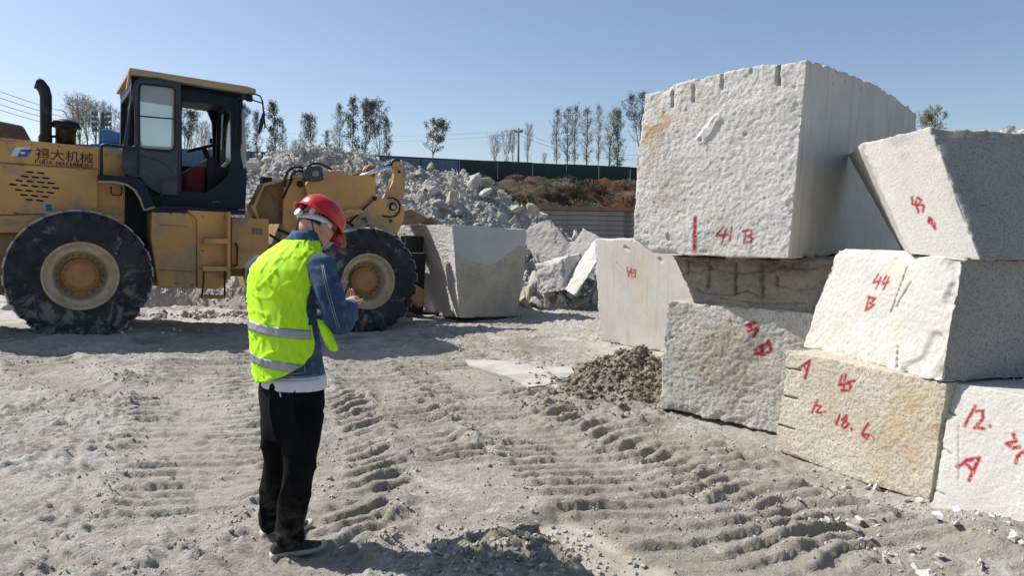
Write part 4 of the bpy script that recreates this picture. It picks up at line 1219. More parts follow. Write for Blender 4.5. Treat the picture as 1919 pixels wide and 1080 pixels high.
T = [(460, 195, 330, 46, 'leafy', 1, 'poplar showing between the cab front and its round mirror', G1, 1.0),
     (486, 210, 330, 48, 'leafy', 2, 'slim poplar directly behind the cab mirror', G1, .9),
     (517, 192, 330, 44, 'leafy', 3, 'bushy poplar just right of the mirror', G1, 1.15),
     (530, 232, 330, 50, 'leafy', 1, 'short poplar at the right foot of the bushy one by the mirror', G1, .9),
     (584, 214, 322, 47, 'fork', 4, 'broad poplar above the headlight of the loader', G1, .85),
     (612, 246, 322, 50, 'leafy', 2, 'shortest poplar of the row, right of the broad one', G1, 1.0),
     (632, 196, 326, 45, 'leafy', 5, 'thin crowned poplar over the heap crest, left of the three tall slim ones', G1, 1.0),
     (660, 184, 330, 44, 'leafy', 3, 'tallest slim poplar above the lift arm', G1, .95),
     (686, 190, 335, 44, 'leafy', 1, 'slim poplar right of the tallest, above the tilt cylinder', G1, .85),
     (712, 190, 335, 43, 'fork', 6, 'wide forked poplar last in the row over the blue fence', G1, .9),
     (728, 222, 330, 47, 'leafy', 5, 'lower poplar leaning out right of the forked one', G1, .9),
     (811, 226, 318, 40, 'round', 7, 'lone round crowned tree behind the blue fence'),
     (927, 250, 345, 38, 'bare', 8, 'leftmost bare birch in front of the green fence', G3, .9),
     (948, 245, 335, 40, 'bare', 9, 'second bare birch in front of the green fence', G3, .7),
     (960, 240, 330, 41, 'bare', 10, 'thin bare birch just left of the power pole', G3, .6),
     (988, 230, 342, 38, 'bare', 11, 'tallest bare birch right of the power pole', G3, .6),
     (1018, 285, 330, 48, 'bare', 8, 'small faint bare tree beyond the green fence', G3, .8),
     (1042, 206, 330, 42, 'thin', 12, 'thinnest leafed tree at the left end of the clump by the topmost block', G2, .8),
     (1062, 204, 333, 41, 'thin', 13, 'pale trunked tree second from the left in the clump', G2, 1.0),
     (1076, 200, 335, 41, 'thin', 12, 'dense tree third from the left in the clump', G2, .7),
     (1098, 204, 335, 42, 'thin', 12, 'middle tree of the clump by the topmost block', G2, 1.1),
     (1121, 198, 333, 40, 'thin', 13, 'tall tree third from the right in the clump', G2, .65),
     (1141, 204, 333, 41, 'thin', 15, 'widest tree of the clump, second from the right', G2, 1.3),
     (1154, 208, 335, 40, 'leafy', 2, 'rightmost tree of the clump, still clear of the topmost block', G2, 1.1),
     (1199, 176, 330, 36, 'fork', 14, 'dense tree half hidden behind the left edge of the topmost block', None, .95),
     (1752, 204, 330, 30, 'round', 7, 'small dark treetop peeping over the tilted block at far right', None, 0.75)]
for t in T: tree(*t)
# left clump seen over the bonnet, and the ones seen through the cab
G4 = 'bare brown trees beyond the bonnet'
for i, (px, ptop, wd) in enumerate([(136, 182, 1.1), (149, 176, 1.2), (164, 180, 1.1), (181, 192, 1.1), (197, 190, 1.0), (212, 200, 1.1), (228, 206, 1.1)]):
    tree(px, ptop, 300, 40 + (i % 3) * 2, 'bare', 8 + i % 4, ['leftmost', 'tallest, second from left', 'third from left', 'fourth from left, left of the pylon', 'fifth from left, behind the pylon', 'sixth from left, above the blue canopy', 'rightmost, against the cab'][i] + ' tree of the clump seen over the bonnet', G4, wd)
for i, (px, ptop, d_, k, s_) in enumerate([(347, 205, 38, 'fork', 6), (362, 232, 46, 'bare', 9), (378, 226, 47, 'bare', 10), (393, 245, 50, 'bare', 11), (426, 235, 48, 'bare', 8), (548, 262, 55, 'bare', 10), (565, 252, 56, 'bare', 11)]):
    tree(px, ptop, 325, d_, k, s_, ['leafy tree at the left edge of the cab door opening', 'first bare tree seen through the cab door opening', 'middle bare tree seen through the cab door opening', 'bare tree seen above the steering wheel', 'bare tree seen through the narrow front cab window', 'faint bare tree left of the broad poplar', 'faint bare tree directly beside the broad poplar'][i])
# scrub on the bank and weeds
def bush_mesh(seed, n=420):
    r = random.Random(seed); V_ = []; F_ = []
    for k in range(n):
        a = r.uniform(0, 6.28); e = r.random(); rr_ = r.random() ** 0.4
        c_ = Vector((math.cos(a) * rr_, math.sin(a) * rr_, e * 0.9 * (1 - 0.5 * rr_)))
        u = Vector((r.gauss(0, .6), r.gauss(0, .6), r.gauss(0.5, .6))).normalized(); w2 = u.orthogonal().normalized(); s = r.uniform(.05, .13)
        o_ = len(V_); V_ += [c_ - u * s, c_ + w2 * s * .4, c_ + u * s, c_ - w2 * s * .4]; F_.append((o_, o_ + 1, o_ + 2, o_ + 3))
    me_ = bpy.data.meshes.new('bush'); me_.from_pydata([tuple(v_) for v_ in V_], [], F_); return me_
M_SCRUB = leafmat('scrub_leaf', (0.06, 0.068, 0.036), (0.12, 0.115, 0.07))
BM = [bush_mesh(i) for i in range(3)]
for b_ in BM: b_.materials.append(M_SCRUB)
rb2 = np.random.RandomState(3)
for i in range(70):
    s = rb2.uniform(-9, 10); t = rb2.uniform(0.4, 5.2)
    z = float(bank_h(np.array([s]), np.array([t]))[0])
    p = WA + fd * s - fn_ * (t + 0.18)
    o = mk('scrub_bush', BM[i % 3], loc=(p.x, p.y, z - 0.05)); k = rb2.uniform(0.22, 0.5); o.scale = (k * 1.4, k * 1.4, k)
    o.rotation_euler.z = rb2.rand() * 6
    props(o, 'low dark olive scrub bush growing on the earth bank', 'bush', 'scrub bushes on the earth bank')

# power pole right of the heap, pylon-like pole on the left, and wires
M_POLE = simple('pole_concrete', (0.22, 0.22, 0.21), rough=0.9); M_STEEL = simple('pole_steel', (0.12, 0.15, 0.18), rough=0.6); M_WIRE = simple('wire', (0.42, 0.46, 0.50), rough=0.7)
def pole(px, ptop, d, label, arms, mt, r=0.11):
    base = at(px, 330, d); top = at(px, ptop, d)
    t = empty('power_pole', (base.x, base.y, 3.5), label, 'pole'); h = top.z - 3.5
    MB().tube([(0, 0, 0), (0, 0, h)], [r * 1.2, r * 0.8], 10).build('shaft', mt, t)
    for (dz, L) in arms:
        a = MB().box((0, 0, h - dz), (L, 0.09, 0.09)).build('cross_arm', mt, t)
        im = MB()
        for sx in (-0.48, -0.3, 0.3, 0.48):
            im.lathe([(0, 0), (0.05, 0.01), (0.05, 0.05), (0, 0.10)], 8, Matrix.Translation((sx * L, 0, h - dz + 0.045)))
        im.build('insulator', M_STEEL, a)['kind'] = 'stuff'
    return top
pA = pole(971, 240, 45, 'thin power pole standing among the bare birches', [(0.25, 0.5)], M_POLE, 0.07)
pB = pole(194, 212, 34, 'grey power pole with stacked cross arms seen over the bonnet', [(0.08, 0.85), (0.32, 0.85), (0.56, 0.85), (0.80, 0.85)], M_STEEL, 0.16)
def wire(a, b_, sag, label):
    pts = []
    c_ = (a + b_) / 2
    for i in range(25):
        t = i / 24; p = a.lerp(b_, t) - Vector((0, 0, sag * 4 * t * (1 - t))); pts.append(p - c_)
    o = MB().tube(pts, 0.011, 4, smooth=True).build('power_line', M_WIRE, loc=c_); props(o, label, 'power line', 'overhead power lines')
e0 = at(740, 243, 60); 
wire(at(440, 240, 62), at(971, 244, 45), 0.5, 'upper power line crossing behind the poplars to the thin pole')
wire(at(440, 252, 62), at(971, 252, 45), 0.5, 'lower power line crossing behind the poplars to the thin pole')
wire(at(971, 244, 45), at(1230, 288, 48), 0.6, 'power line running right from the thin pole towards the topmost block')
wire(at(971, 252, 45), at(1230, 296, 48), 0.6, 'lower power line running right from the thin pole')
for k, (y0, y1) in enumerate([(160, 222), (172, 232), (185, 240), (196, 248)]):
    wire(at(-30, y0, 22), at(194, y1, 34), 0.15, ['topmost', 'second', 'third', 'lowest'][k] + ' power line at the left edge above the bonnet')

# rusty machine arm and a blue canopy behind the bonnet
M_RUST = simple('rusty_steel', (0.10, 0.05, 0.035), (0.15, 0.075, 0.045), 0.8, scale=4, bs=0.3)
M_BLUEP = simple('blue_tarpaulin', (0.03, 0.11, 0.26), (0.02, 0.08, 0.21), 0.5, scale=2, bs=0.2, bscale=8)
p = at(10, 300, 20)
t = empty('rusty_bucket', (p.x, p.y, p.z - 1.5), 'dark rusty excavator bucket showing above the bonnet at the left edge', 'bucket')
q = lambda px, py: (lambda v_: (v_.x - p.x, v_.z - p.z + 1.5))(at(px, py, 20))
MB().prism([q(-40, 300), q(-35, 262), q(-10, 250), q(22, 231), q(27, 236), q(40, 262), q(44, 300)], -0.7, 0.5).build('shell', M_RUST, t, bevel=0.02)
MB().prism([q(24, 240), q(30, 236), q(41, 262), q(36, 264)], -0.85, -0.7).build('side_cutter', M_RUST, t)
MB().prism([q(-20, 300), q(0, 262), q(20, 300)], 0.5, 1.6).build('linkage', M_RUST, t)
MB().prism([q(-30, 296), q(50, 296), q(50, 420), q(-30, 420)], -0.2, 0.4).build('arm', M_RUST, t)
p = at(212, 262, 17)
t = empty('blue_machine', (p.x, p.y, p.z - 1.2), 'blue painted machine hood peeping over the bonnet beside the cab', 'machine')
q = lambda px, py: (lambda v_: (v_.x - p.x, v_.z - p.z + 1.2))(at(px, py, 17))
MB().prism([q(204, 272), q(203, 247), q(208, 244), q(220, 246), q(233, 252), q(238, 262), q(236, 272)], -0.3, 0.5).build('hood', M_BLUEP, t, bevel=0.02)
MB().prism([q(188, 282), q(188, 273), q(240, 273), q(240, 282)], -0.4, 0.6).build('deck', M_BLUEP, t)
MB().prism([q(196, 282), q(228, 282), q(228, 330), q(196, 330)], -0.3, 0.5).build('body', M_BLUEP, t)
# ================================================================== WHEEL LOADER
WR = 0.81
Pr = at(152, 518, 9.1); Pf = at(692, 528, 11.1)
LX = (Pf - Pr).normalized()
LY = Vector((0, 0, 1)).cross(LX).normalized()
LZ = LX.cross(LY).normalized()
LO = Pr + LY * 1.45 - LZ * WR
LM = Matrix((LX, LY, LZ)).transposed().to_4x4(); LM.translation = LO
LI = LM.inverted()
WB = (Pf - Pr).length
loader = empty('wheel_loader', label='dusty yellow wheel loader with open dark cab, holding a granite block on its forks', cat='wheel loader')
loader.matrix_world = LM

def LP(px, py, yl):
    p = LI @ onplane(px, py, LO + LY * yl, LY)
    return (p.x, p.z)
def PP(pts, yl): return [LP(a, b_, yl) for a, b_ in pts]
def L3(px, py, yl):
    x, z = LP(px, py, yl); return (x, yl, z)

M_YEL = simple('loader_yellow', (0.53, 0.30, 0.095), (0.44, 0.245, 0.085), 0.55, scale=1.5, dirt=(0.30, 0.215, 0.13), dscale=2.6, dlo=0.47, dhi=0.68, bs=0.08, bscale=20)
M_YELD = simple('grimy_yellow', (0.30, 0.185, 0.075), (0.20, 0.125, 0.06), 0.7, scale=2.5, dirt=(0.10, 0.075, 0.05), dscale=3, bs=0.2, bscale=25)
M_NAVY = simple('cab_navy', (0.010, 0.014, 0.028), (0.014, 0.018, 0.031), 0.45, scale=2, dirt=(0.03, 0.032, 0.036), dscale=2.2, dlo=0.6, dhi=0.85, spec=0.15)
M_DOOR = simple('door_grey_blue', (0.04, 0.05, 0.064), (0.026, 0.034, 0.048), 0.5, scale=1.2, dirt=(0.10, 0.105, 0.105), dscale=2.0, dlo=0.5, dhi=0.8)
M_BLK = simple('black_steel', (0.014, 0.015, 0.018), (0.022, 0.022, 0.026), 0.5, dirt=(0.05, 0.048, 0.045), dscale=4, spec=0.25)
M_CHROME, _nt, _b = material('cylinder_rod', 0.18, 0.9); _b.inputs['Base Color'].default_value = (0.72, 0.72, 0.74, 1)
M_ROOF = simple('cab_roof_tan', (0.36, 0.275, 0.17), (0.30, 0.23, 0.145), 0.7, scale=2)
M_LETTER = simple('red_brown_lettering', (0.085, 0.022, 0.018), rough=0.6)
M_WHITE = simple('logo_white', (0.62, 0.62, 0.60), rough=0.6); M_LBLUE = simple('logo_blue', (0.03, 0.09, 0.32), rough=0.5)
M_REDSEAT = simple('faded_red_cover', (0.22, 0.035, 0.03), (0.14, 0.03, 0.03), 0.8)
M_RIM = simple('dusty_rim', (0.44, 0.36, 0.24), (0.36, 0.28, 0.17), 0.8, scale=5, dirt=(0.28, 0.20, 0.11), dscale=7, bs=0.15, bscale=30)
M_HUB = simple('hub_orange', (0.38, 0.20, 0.075), (0.30, 0.165, 0.07), 0.7, scale=6, dirt=(0.30, 0.22, 0.14), dscale=6, dlo=0.55, dhi=0.75)
# tyre rubber with dried mud
m, nt, b = material('muddy_rubber', 0.85, 0, 0.25)
v = objvec(nt)
c = mix(nt, ramp(nt, noise(nt, 3, 4, 0.6, v), 0.35, 0.7), (0.020, 0.022, 0.027), (0.042, 0.044, 0.050))
sx = nt.nodes.new('ShaderNodeSeparateXYZ'); nt.links.new(v, sx.inputs[0])
low = ramp(nt, sx.outputs[2], 0.25, -0.75)
mud = ramp(nt, mul(nt, noise(nt, 4.5, 7, 0.68, v, 0.8), mul(nt, low, 0.13), 'ADD'), 0.57, 0.70)
c = mix(nt, mul(nt, mud, 0.7), c, (0.22, 0.21, 0.195))
ln = nt.nodes.new('ShaderNodeVectorMath'); ln.operation = 'LENGTH'
mp = nt.nodes.new('ShaderNodeMapping'); mp.inputs['Scale'].default_value = (1, 0, 1); nt.links.new(v, mp.inputs['Vector']); nt.links.new(mp.outputs[0], ln.inputs[0])
tread = ramp(nt, ln.outputs['Value'], 0.782, 0.80)  # dust on the lug tops, whitened further so they read as lit
c = mix(nt, mul(nt, tread, 0.8), c, (0.52, 0.50, 0.46))
nt.links.new(c, b.inputs['Base Color']); bump(nt, b, noise(nt, 25, 5, 0.65, v), 0.4, 0.01)
M_TYRE = m
def glass(name, tint, whit, wcol=(0.5, 0.52, 0.52), rough=0.08):
    m = bpy.data.materials.new(name); m.use_nodes = True; nt = m.node_tree; nt.nodes.clear()
    o = nt.nodes.new('ShaderNodeOutputMaterial'); t = nt.nodes.new('ShaderNodeBsdfTransparent'); t.inputs[0].default_value = (*tint, 1)
    g_ = nt.nodes.new('ShaderNodeBsdfGlossy'); g_.inputs['Roughness'].default_value = rough
    d = nt.nodes.new('ShaderNodeBsdfDiffuse'); d.inputs[0].default_value = (*wcol, 1)
    f = nt.nodes.new('ShaderNodeFresnel'); m1 = nt.nodes.new('ShaderNodeMixShader'); m2 = nt.nodes.new('ShaderNodeMixShader')
    m1.inputs[0].default_value = whit
    nt.links.new(t.outputs[0], m1.inputs[1]); nt.links.new(d.outputs[0], m1.inputs[2])
    nt.links.new(f.outputs[0], m2.inputs[0]); nt.links.new(m1.outputs[0], m2.inputs[1]); nt.links.new(g_.outputs[0], m2.inputs[2])
    nt.links.new(m2.outputs[0], o.inputs[0]); return m
M_GLASS = glass('sky_whitened_glass', (0.90, 0.94, 0.93), 0.30, (0.62, 0.66, 0.66))  # white mixed into the pane stands for reflection and bright sky behind
M_GLASSC = glass('clear_glass', (0.92, 0.95, 0.94), 0.03)

# ---- wheels
tb = MB()
AY = Matrix.Rotation(math.pi / 2, 4, 'X')   # lathe axis z -> -y (towards the near side)
prof = [(0.395, -0.25), (0.43, -0.28), (0.54, -0.305), (0.66, -0.305), (0.735, -0.285), (0.768, -0.24), (0.772, 0), (0.768, 0.24), (0.735, 0.285), (0.66, 0.305), (0.54, 0.305), (0.43, 0.28), (0.395, 0.25), (0.37, 0.18), (0.37, -0.18)]
tb.lathe(prof, 72, AY, closed=True)
def lug(a0, sgn):
    sec = [(0.675, 0.312), (0.735, 0.312), (0.785, 0.292), (0.812, 0.25), (0.814, 0.13), (0.812, 0.015)]
    bot = [(0.675, 0.28), (0.73, 0.27), (0.755, 0.255), (0.76, 0.22), (0.76, 0.13), (0.76, 0.015)]
    vs = []
    for side in (0, 1):
        for lst in (sec, bot):
            for (r, h) in lst:
                a = a0 + (0.30 - h) * 0.30 * 1.0 + side * 0.145 + (0.01 if side else -0.01) * (lst is bot)
                vs.append(AY @ Vector((r * math.cos(a), r * math.sin(a), sgn * h)))
    n = 6; fs = []
    for i in range(n - 1):
        fs.append((i, i + 1, 2 * n + i + 1, 2 * n + i))
        fs.append((i, n + i, n + i + 1, i + 1)); fs.append((2 * n + i, 2 * n + i + 1, 3 * n + i + 1, 3 * n + i))
    fs.append((0, n, 3 * n, 2 * n)); fs.append((n - 1, 3 * n - 1, 4 * n - 1, 2 * n - 1))
    tb.add(vs, fs)
for k in range(24):
    lug(2 * math.pi * k / 24, 1); lug(2 * math.pi * (k + 0.5) / 24, -1)
TY = tb.mesh('tyre'); TY.materials.append(M_TYRE)
rm = MB().lathe([(0.425, 0.262), (0.418, 0.285), (0.40, 0.29), (0.385, 0.262), (0.365, 0.225), (0.345, 0.21), (0.325, 0.215), (0.30, 0.19), (0.285, 0.10), (0.28, 0.03), (0.0, 0.03)], 64, AY)
rm.lathe([(0.42, 0.20), (0.42, -0.27), (0.35, -0.25), (0.33, 0.0)], 48, AY)
RM = rm.mesh('wheel'); RM.materials.append(M_RIM)
hb = MB().lathe([(0.215, 0.03), (0.212, 0.10), (0.20, 0.125), (0.168, 0.13), (0.160, 0.145), (0.145, 0.152), (0.0, 0.155)], 48, AY)
for k in range(16):
    a = 2 * math.pi * k / 16; hb.lathe([(0.0, 0.16), (0.009, 0.158), (0.011, 0.14)], 8, AY @ Matrix.Translation((0.185 * math.cos(a), 0.185 * math.sin(a), -0.005)))
HB = hb.mesh('hub'); HB.materials.append(M_HUB)
rg_ = MB()
for k in range(20):
    a = 2 * math.pi * k / 20; rg_.lathe([(0.0, 0.055), (0.013, 0.053), (0.015, 0.025)], 6, AY @ Matrix.Translation((0.25 * math.cos(a), 0.25 * math.sin(a), 0)))
WN = rg_.mesh('wheel_nuts'); WN.materials.append(M_YELD)
for (x, y, flip) in ((0, -1.15, 0), (WB, -1.15, 0), (0, 1.15, 1), (WB, 1.15, 1)):
    wobj = mk('wheel', RM, loader, (x, y, WR)); wobj.rotation_euler = (0, 0.35 * x, math.pi if flip else 0)
    for nm, me_ in (('tyre', TY), ('hub', HB), ('wheel_nuts', WN)):
        t = mk(nm, me_, wobj)
        if nm == 'wheel_nuts': t['kind'] = 'stuff'
        if nm == 'tyre': t.rotation_euler.y = 0

# ---- chassis
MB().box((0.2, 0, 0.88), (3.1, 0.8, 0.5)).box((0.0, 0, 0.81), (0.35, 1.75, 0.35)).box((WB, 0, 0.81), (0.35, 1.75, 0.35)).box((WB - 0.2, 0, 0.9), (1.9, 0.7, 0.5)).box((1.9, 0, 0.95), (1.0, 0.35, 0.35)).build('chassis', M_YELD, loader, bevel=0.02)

# ---- hood
hs = -0.82
HT = PP([(-150, 243), (0, 261), (186, 276), (230, 281)], hs)
zt = lambda x: np.interp(x, [p_[0] for p_ in HT], [p_[1] for p_ in HT])
xr = -1.95; xc = LP(236, 300, hs)[0]
zb = LP(60, 436, hs)[1]
hood = MB()
xs0 = LP(184, 320, hs)[0]
hood.prism([(xr, zb), (xr - 0.05, zt(xr) - 0.1), (xr, zt(xr)), (xs0, zt(xs0)), (xc, zt(xc)), (xc, LP(236, 430, hs)[1]), (xs0, zb)], -0.79, 0.79)
hood.build('hood', M_YEL, loader, bevel=0.03)
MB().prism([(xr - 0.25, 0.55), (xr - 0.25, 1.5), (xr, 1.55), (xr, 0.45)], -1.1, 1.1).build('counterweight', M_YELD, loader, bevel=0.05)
MB().prism(PP([(-80, 260), (186, 286), (186, 317), (0, 304), (-80, 300)], hs) if False else PP([(-150, 245), (0, 263), (185, 277), (185, 316), (0, 304), (-150, 292)], hs), -0.815, -0.785).build('hood_band', M_YEL, loader, bevel=0.006)
# side panel with vent slots
slots = []
zp = lambda x, y: (x / 6.0, 220 + y / 6.0)
rows = [(612, [340, 460]), (660, [280, 400, 516]), (706, [218, 338, 458, 573]), (752, [152, 275, 392, 512, 628]), (812, [210, 330, 450, 568]), (868, [270, 390, 507]), (922, [330, 448])]
for y_, xs_ in rows:
    for x_ in xs_:
        yy = y_ + (x_ - xs_[0]) * 0.085
        a, b_ = zp(x_ - 44, yy - 9), zp(x_ + 44, yy + 16); ah = [(a[0], a[1] + 1.0), (a[0] + 1.6, a[1] - 0.3), (b_[0] - 1.6, a[1] + 1.0), (b_[0], a[1] + 2.2), (b_[0] - 0.5, b_[1] - 0.6), (b_[0] - 2, b_[1] + 0.3), (a[0] + 1.6, b_[1] - 0.9), (a[0], b_[1] - 1.8)]
        slots.append(PP(ah, -0.83))
pan = MB().prism(PP([(-60, 303), (0, 307), (183, 319), (182, 398), (0, 402), (-60, 403)], -0.83), -0.845, -0.817, holes=slots)
pan.build('engine_panel', M_YEL, loader)
MB().prism(PP([(14, 315), (116, 315), (116, 380), (14, 380)], -0.83), -0.812, -0.80).build('vent_dark_backing', M_BLK, loader)  # black sheet added behind the slots, stands in for their shaded inside
MB().prism(PP([(-60, 404), (0, 404), (183, 400), (233, 403), (233, 425), (200, 436), (0, 436), (-60, 436)], -0.83), -0.84, -0.78).build('side_skirt', M_YEL, loader, bevel=0.006)
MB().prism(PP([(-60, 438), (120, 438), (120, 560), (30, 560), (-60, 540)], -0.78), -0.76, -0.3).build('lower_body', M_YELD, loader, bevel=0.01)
MB().prism(PP([(82, 378), (101, 380), (101, 402), (82, 402)], -0.85), -0.852, -0.846).build('latch_plate', simple('latch_grey', (0.38, 0.38, 0.36), rough=0.6), loader)
MB().prism(PP([(86, 382), (97, 383), (97, 396), (86, 396)], -0.85), -0.858, -0.853).build('latch', simple('latch_dark', (0.10, 0.12, 0.14), rough=0.5), loader)
# logo
MB().prism(PP([zp(*q) for q in [(118, 430), (142, 385), (165, 347), (200, 328), (335, 328), (345, 340), (325, 358), (235, 360), (192, 438)]], -0.84), -0.822, -0.816).build('logo_light_part', M_WHITE, loader)
MB().prism(PP([zp(*q) for q in [(196, 438), (238, 360), (325, 358), (362, 358), (300, 448)]], -0.84), -0.824, -0.8165).build('logo_blue_part', M_LBLUE, loader)
MB().prism(PP([zp(*q) for q in [(222, 384), (287, 388), (276, 411), (236, 409)]], -0.84), -0.827, -0.8241).build('logo_notch', M_WHITE, loader)
def lettering(name, text, pxl, pxr, pyb_l, pyt_l, yl, mt, ang=None, bold=0.0, wx=None):
    cu = bpy.data.curves.new('lettering', 'FONT'); cu.body = text; cu.extrude = 0.0; cu.offset = bold
    to = bpy.data.objects.new('lettering', cu); COL.objects.link(to); bpy.context.view_layer.update()
    dg = bpy.context.evaluated_depsgraph_get()
    me_ = bpy.data.meshes.new_from_object(to.evaluated_get(dg)); bpy.data.objects.remove(to)
    P = np.array([v_.co[:] for v_ in me_.vertices]); lo_ = P.min(0); hi_ = P.max(0)
    x0, z0_ = LP(pxl, pyb_l, yl); x1, _z = LP(pxr, pyb_l, yl); _, z1 = LP(pxl, pyt_l, yl)
    Wd = wx or (x1 - x0); Ht = z1 - z0_
    Q = np.stack([(P[:, 0] - lo_[0]) / (hi_[0] - lo_[0]) * Wd, (P[:, 1] - lo_[1]) / (hi_[1] - lo_[1]) * Ht], 1)
    if ang is not None:
        ca, sa_ = math.cos(ang), math.sin(ang); Q = np.stack([Q[:, 0] * ca - Q[:, 1] * sa_, Q[:, 0] * sa_ + Q[:, 1] * ca], 1)
    for i, v_ in enumerate(me_.vertices): v_.co = (x0 + Q[i, 0], yl, z0_ + Q[i, 1])
    me_.name = name; me_.materials.clear()
    o = mk(name, me_, loader, m=mt); sd = o.modifiers.new('thickness', 'SOLIDIFY'); sd.thickness = 0.002
    return o
lettering('chinese_lettering', '福大机械', 66, 174.5, 297, 276, -0.8185, M_LETTER, bold=0.006)
# roman line drawn stroke by stroke with serifs
def serif_text(name, text, px0, px1, pyb, pyt, yl, mt, th, ang=0.0, wx=None):
    GL = {'F': ([(0, 0, 0, 1), (0, 1, .6, 1), (0, .52, .45, .52)], .62), 'U': ([(0, 1, 0, .3), (0, .3, .15, .05), (.15, .05, .45, .05), (.45, .05, .6, .3), (.6, .3, .6, 1)], .62), 'D': ([(0, 0, 0, 1), (0, 1, .4, 1), (.4, 1, .65, .7), (.65, .7, .65, .3), (.65, .3, .4, 0), (.4, 0, 0, 0)], .68),
          'A': ([(0, 0, .35, 1), (.35, 1, .7, 0), (.14, .36, .56, .36)], .7), 'M': ([(0, 0, .05, 1), (.05, 1, .4, .15), (.4, .15, .75, 1), (.75, 1, .8, 0)], .82), 'C': ([(.65, .8, .4, 1), (.4, 1, .12, .85), (.12, .85, 0, .5), (0, .5, .12, .15), (.12, .15, .4, 0), (.4, 0, .65, .2)], .66),
          'H': ([(0, 0, 0, 1), (.65, 0, .65, 1), (0, .5, .65, .5)], .68), 'I': ([(.08, 0, .08, 1)], .2), 'N': ([(0, 0, 0, 1), (0, 1, .65, 0), (.65, 0, .65, 1)], .68), 'E': ([(0, 0, 0, 1), (0, 1, .58, 1), (0, .52, .45, .52), (0, 0, .58, 0)], .6),
          'R': ([(0, 0, 0, 1), (0, 1, .42, 1), (.42, 1, .58, .76), (.58, .76, .42, .5), (.42, .5, 0, .5), (.3, .5, .65, 0)], .66), 'Y': ([(0, 1, .33, .5), (.66, 1, .33, .5), (.33, .5, .33, 0)], .66), ' ': ([], .45), '7': ([(0, 1, .5, 1), (.5, 1, .2, 0)], .55)}
    SER = {'F': [(0, 0), (0, 1)], 'U': [(0, 1), (.6, 1)], 'D': [], 'A': [(0, 0), (.7, 0)], 'M': [(0, 0), (.8, 0), (.05, 1), (.75, 1)], 'H': [(0, 0), (0, 1), (.65, 0), (.65, 1)], 'I': [(.08, 0), (.08, 1)], 'N': [(0, 0), (0, 1), (.65, 1)], 'R': [(0, 0), (.65, 0)], 'Y': [(0, 1), (.66, 1), (.33, 0)]}
    x0, z0_ = LP(px0, pyb, yl); x1 = LP(px1, pyb, yl)[0]; z1 = LP(px0, pyt, yl)[1]
    tot = sum(GL[ch_][1] + .28 for ch_ in text); W_ = wx or (x1 - x0); kx = W_ / tot; Ht = z1 - z0_; cur = 0; mb = MB()
    def T(a, b_):
        u_, v_ = a * kx, b_ * Ht; return (x0 + u_ * math.cos(ang) - v_ * math.sin(ang), yl, z0_ + u_ * math.sin(ang) + v_ * math.cos(ang))
    for ch_ in text:
        S_, adv = GL[ch_]
        for (a, b_, c_, d) in S_:
            if abs(c_ - a) < 1e-6 and abs(d - b_) < 1e-6: continue
            mb.bar(T(cur + a, b_), T(cur + c_, d), 0.003, th * (1.25 if abs(c_ - a) < 0.2 else 0.75), up=(LZ * 0 + Vector((1, 0, 0.01))) if abs(c_ - a) < 0.1 else (0, 0, 1))
        for (a, b_) in SER.get(ch_, []):
            mb.bar(T(cur + a - .12, b_), T(cur + a + .12, b_), 0.003, th * 0.5)
        cur += adv + .28
    return mb.build(name, mt, loader)
serif_text('roman_lettering', 'FUDA MACHINERY', 66.5, 176.5, 305.5, 299, -0.8195, M_LETTER, 0.0095)['kind'] = 'stuff'

# ---- exhaust stack and air pre-cleaner
def pipe_px(name, pts, yl, rpx, mt, parent=loader, n=14):
    P = [L3(a, b_, yl) for a, b_ in pts]
    d = (LM @ Vector(P[0]) - CP).dot(FWD); rs = [r_ * d / F_PX for r_ in rpx] if isinstance(rpx, (list, tuple)) else rpx * d / F_PX
    return MB().tube(P, rs, n).build(name, mt, parent)
pipe_px('exhaust_stack', [(85, 270), (85, 258), (86, 252), (86, 195), (86, 180), (82, 167), (75, 158), (67, 155)], -0.25, [11.5, 11.5, 9.8, 10, 10, 10.5, 11, 11], M_BLK, n=20)
x_, z_ = LP(123, 270, -0.2); _, zc = LP(123, 218, -0.2); sc_ = 9.6 / F_PX
MB().lathe([(0.0, 0), (17.5 * sc_, 0), (17.5 * sc_, 30 * sc_), (19 * sc_, 33 * sc_), (25 * sc_, 34 * sc_), (25.5 * sc_, 38 * sc_), (22 * sc_, 45 * sc_), (12 * sc_, 50 * sc_), (0, 51 * sc_)], 32, Matrix.Translation((x_, -0.2, z_ - 0.02))).build('air_precleaner', M_BLK, loader)
pipe_px('exhaust_bracket', [(88, 256), (120, 255)], -0.22, 2.6, M_BLK)

# ---- cab
cn, cf = -0.80, 0.80
near_outer = [(247, 150), (300, 150), (455, 176), (456, 300), (463, 320), (460, 393), (292, 386), (262, 345), (234, 312), (238, 250)]
near_door = [(341, 189), (405, 195), (424, 201), (432, 212), (434, 300), (430, 328), (405, 349), (384, 361), (341, 358)]
near_win = [(262, 162), (328, 170), (329, 276), (264, 272)]
MB().prism(PP(near_outer, cn), cn, cn + 0.06, holes=[PP(near_door, cn), PP(near_win, cn)]).build('cab_near_side', M_NAVY, loader, bevel=0.008)
zr0 = LP(250, 150, cn)[1]; zr1 = LP(455, 176, cn)[1]; xf = LP(455, 176, cn)[0]; xb = LP(247, 150, cn)[0]; zf_ = LP(460, 392, cn)[1]
ax0 = LP(333, 250, cf)[0]; ax1 = xf - 0.10; az0 = LP(360, 313, cf)[1]; az1 = LP(360, 196, cf)[1]
farA = [(ax0, az0), (ax1, az0 + 0.02), (ax1 - 0.02, az1 - 0.22), (ax1 - 0.07, az1 - 0.08), (ax1 - 0.17, az1 - 0.01), (ax0, az1)]
farxl = LP(250, 200, cf)[0]
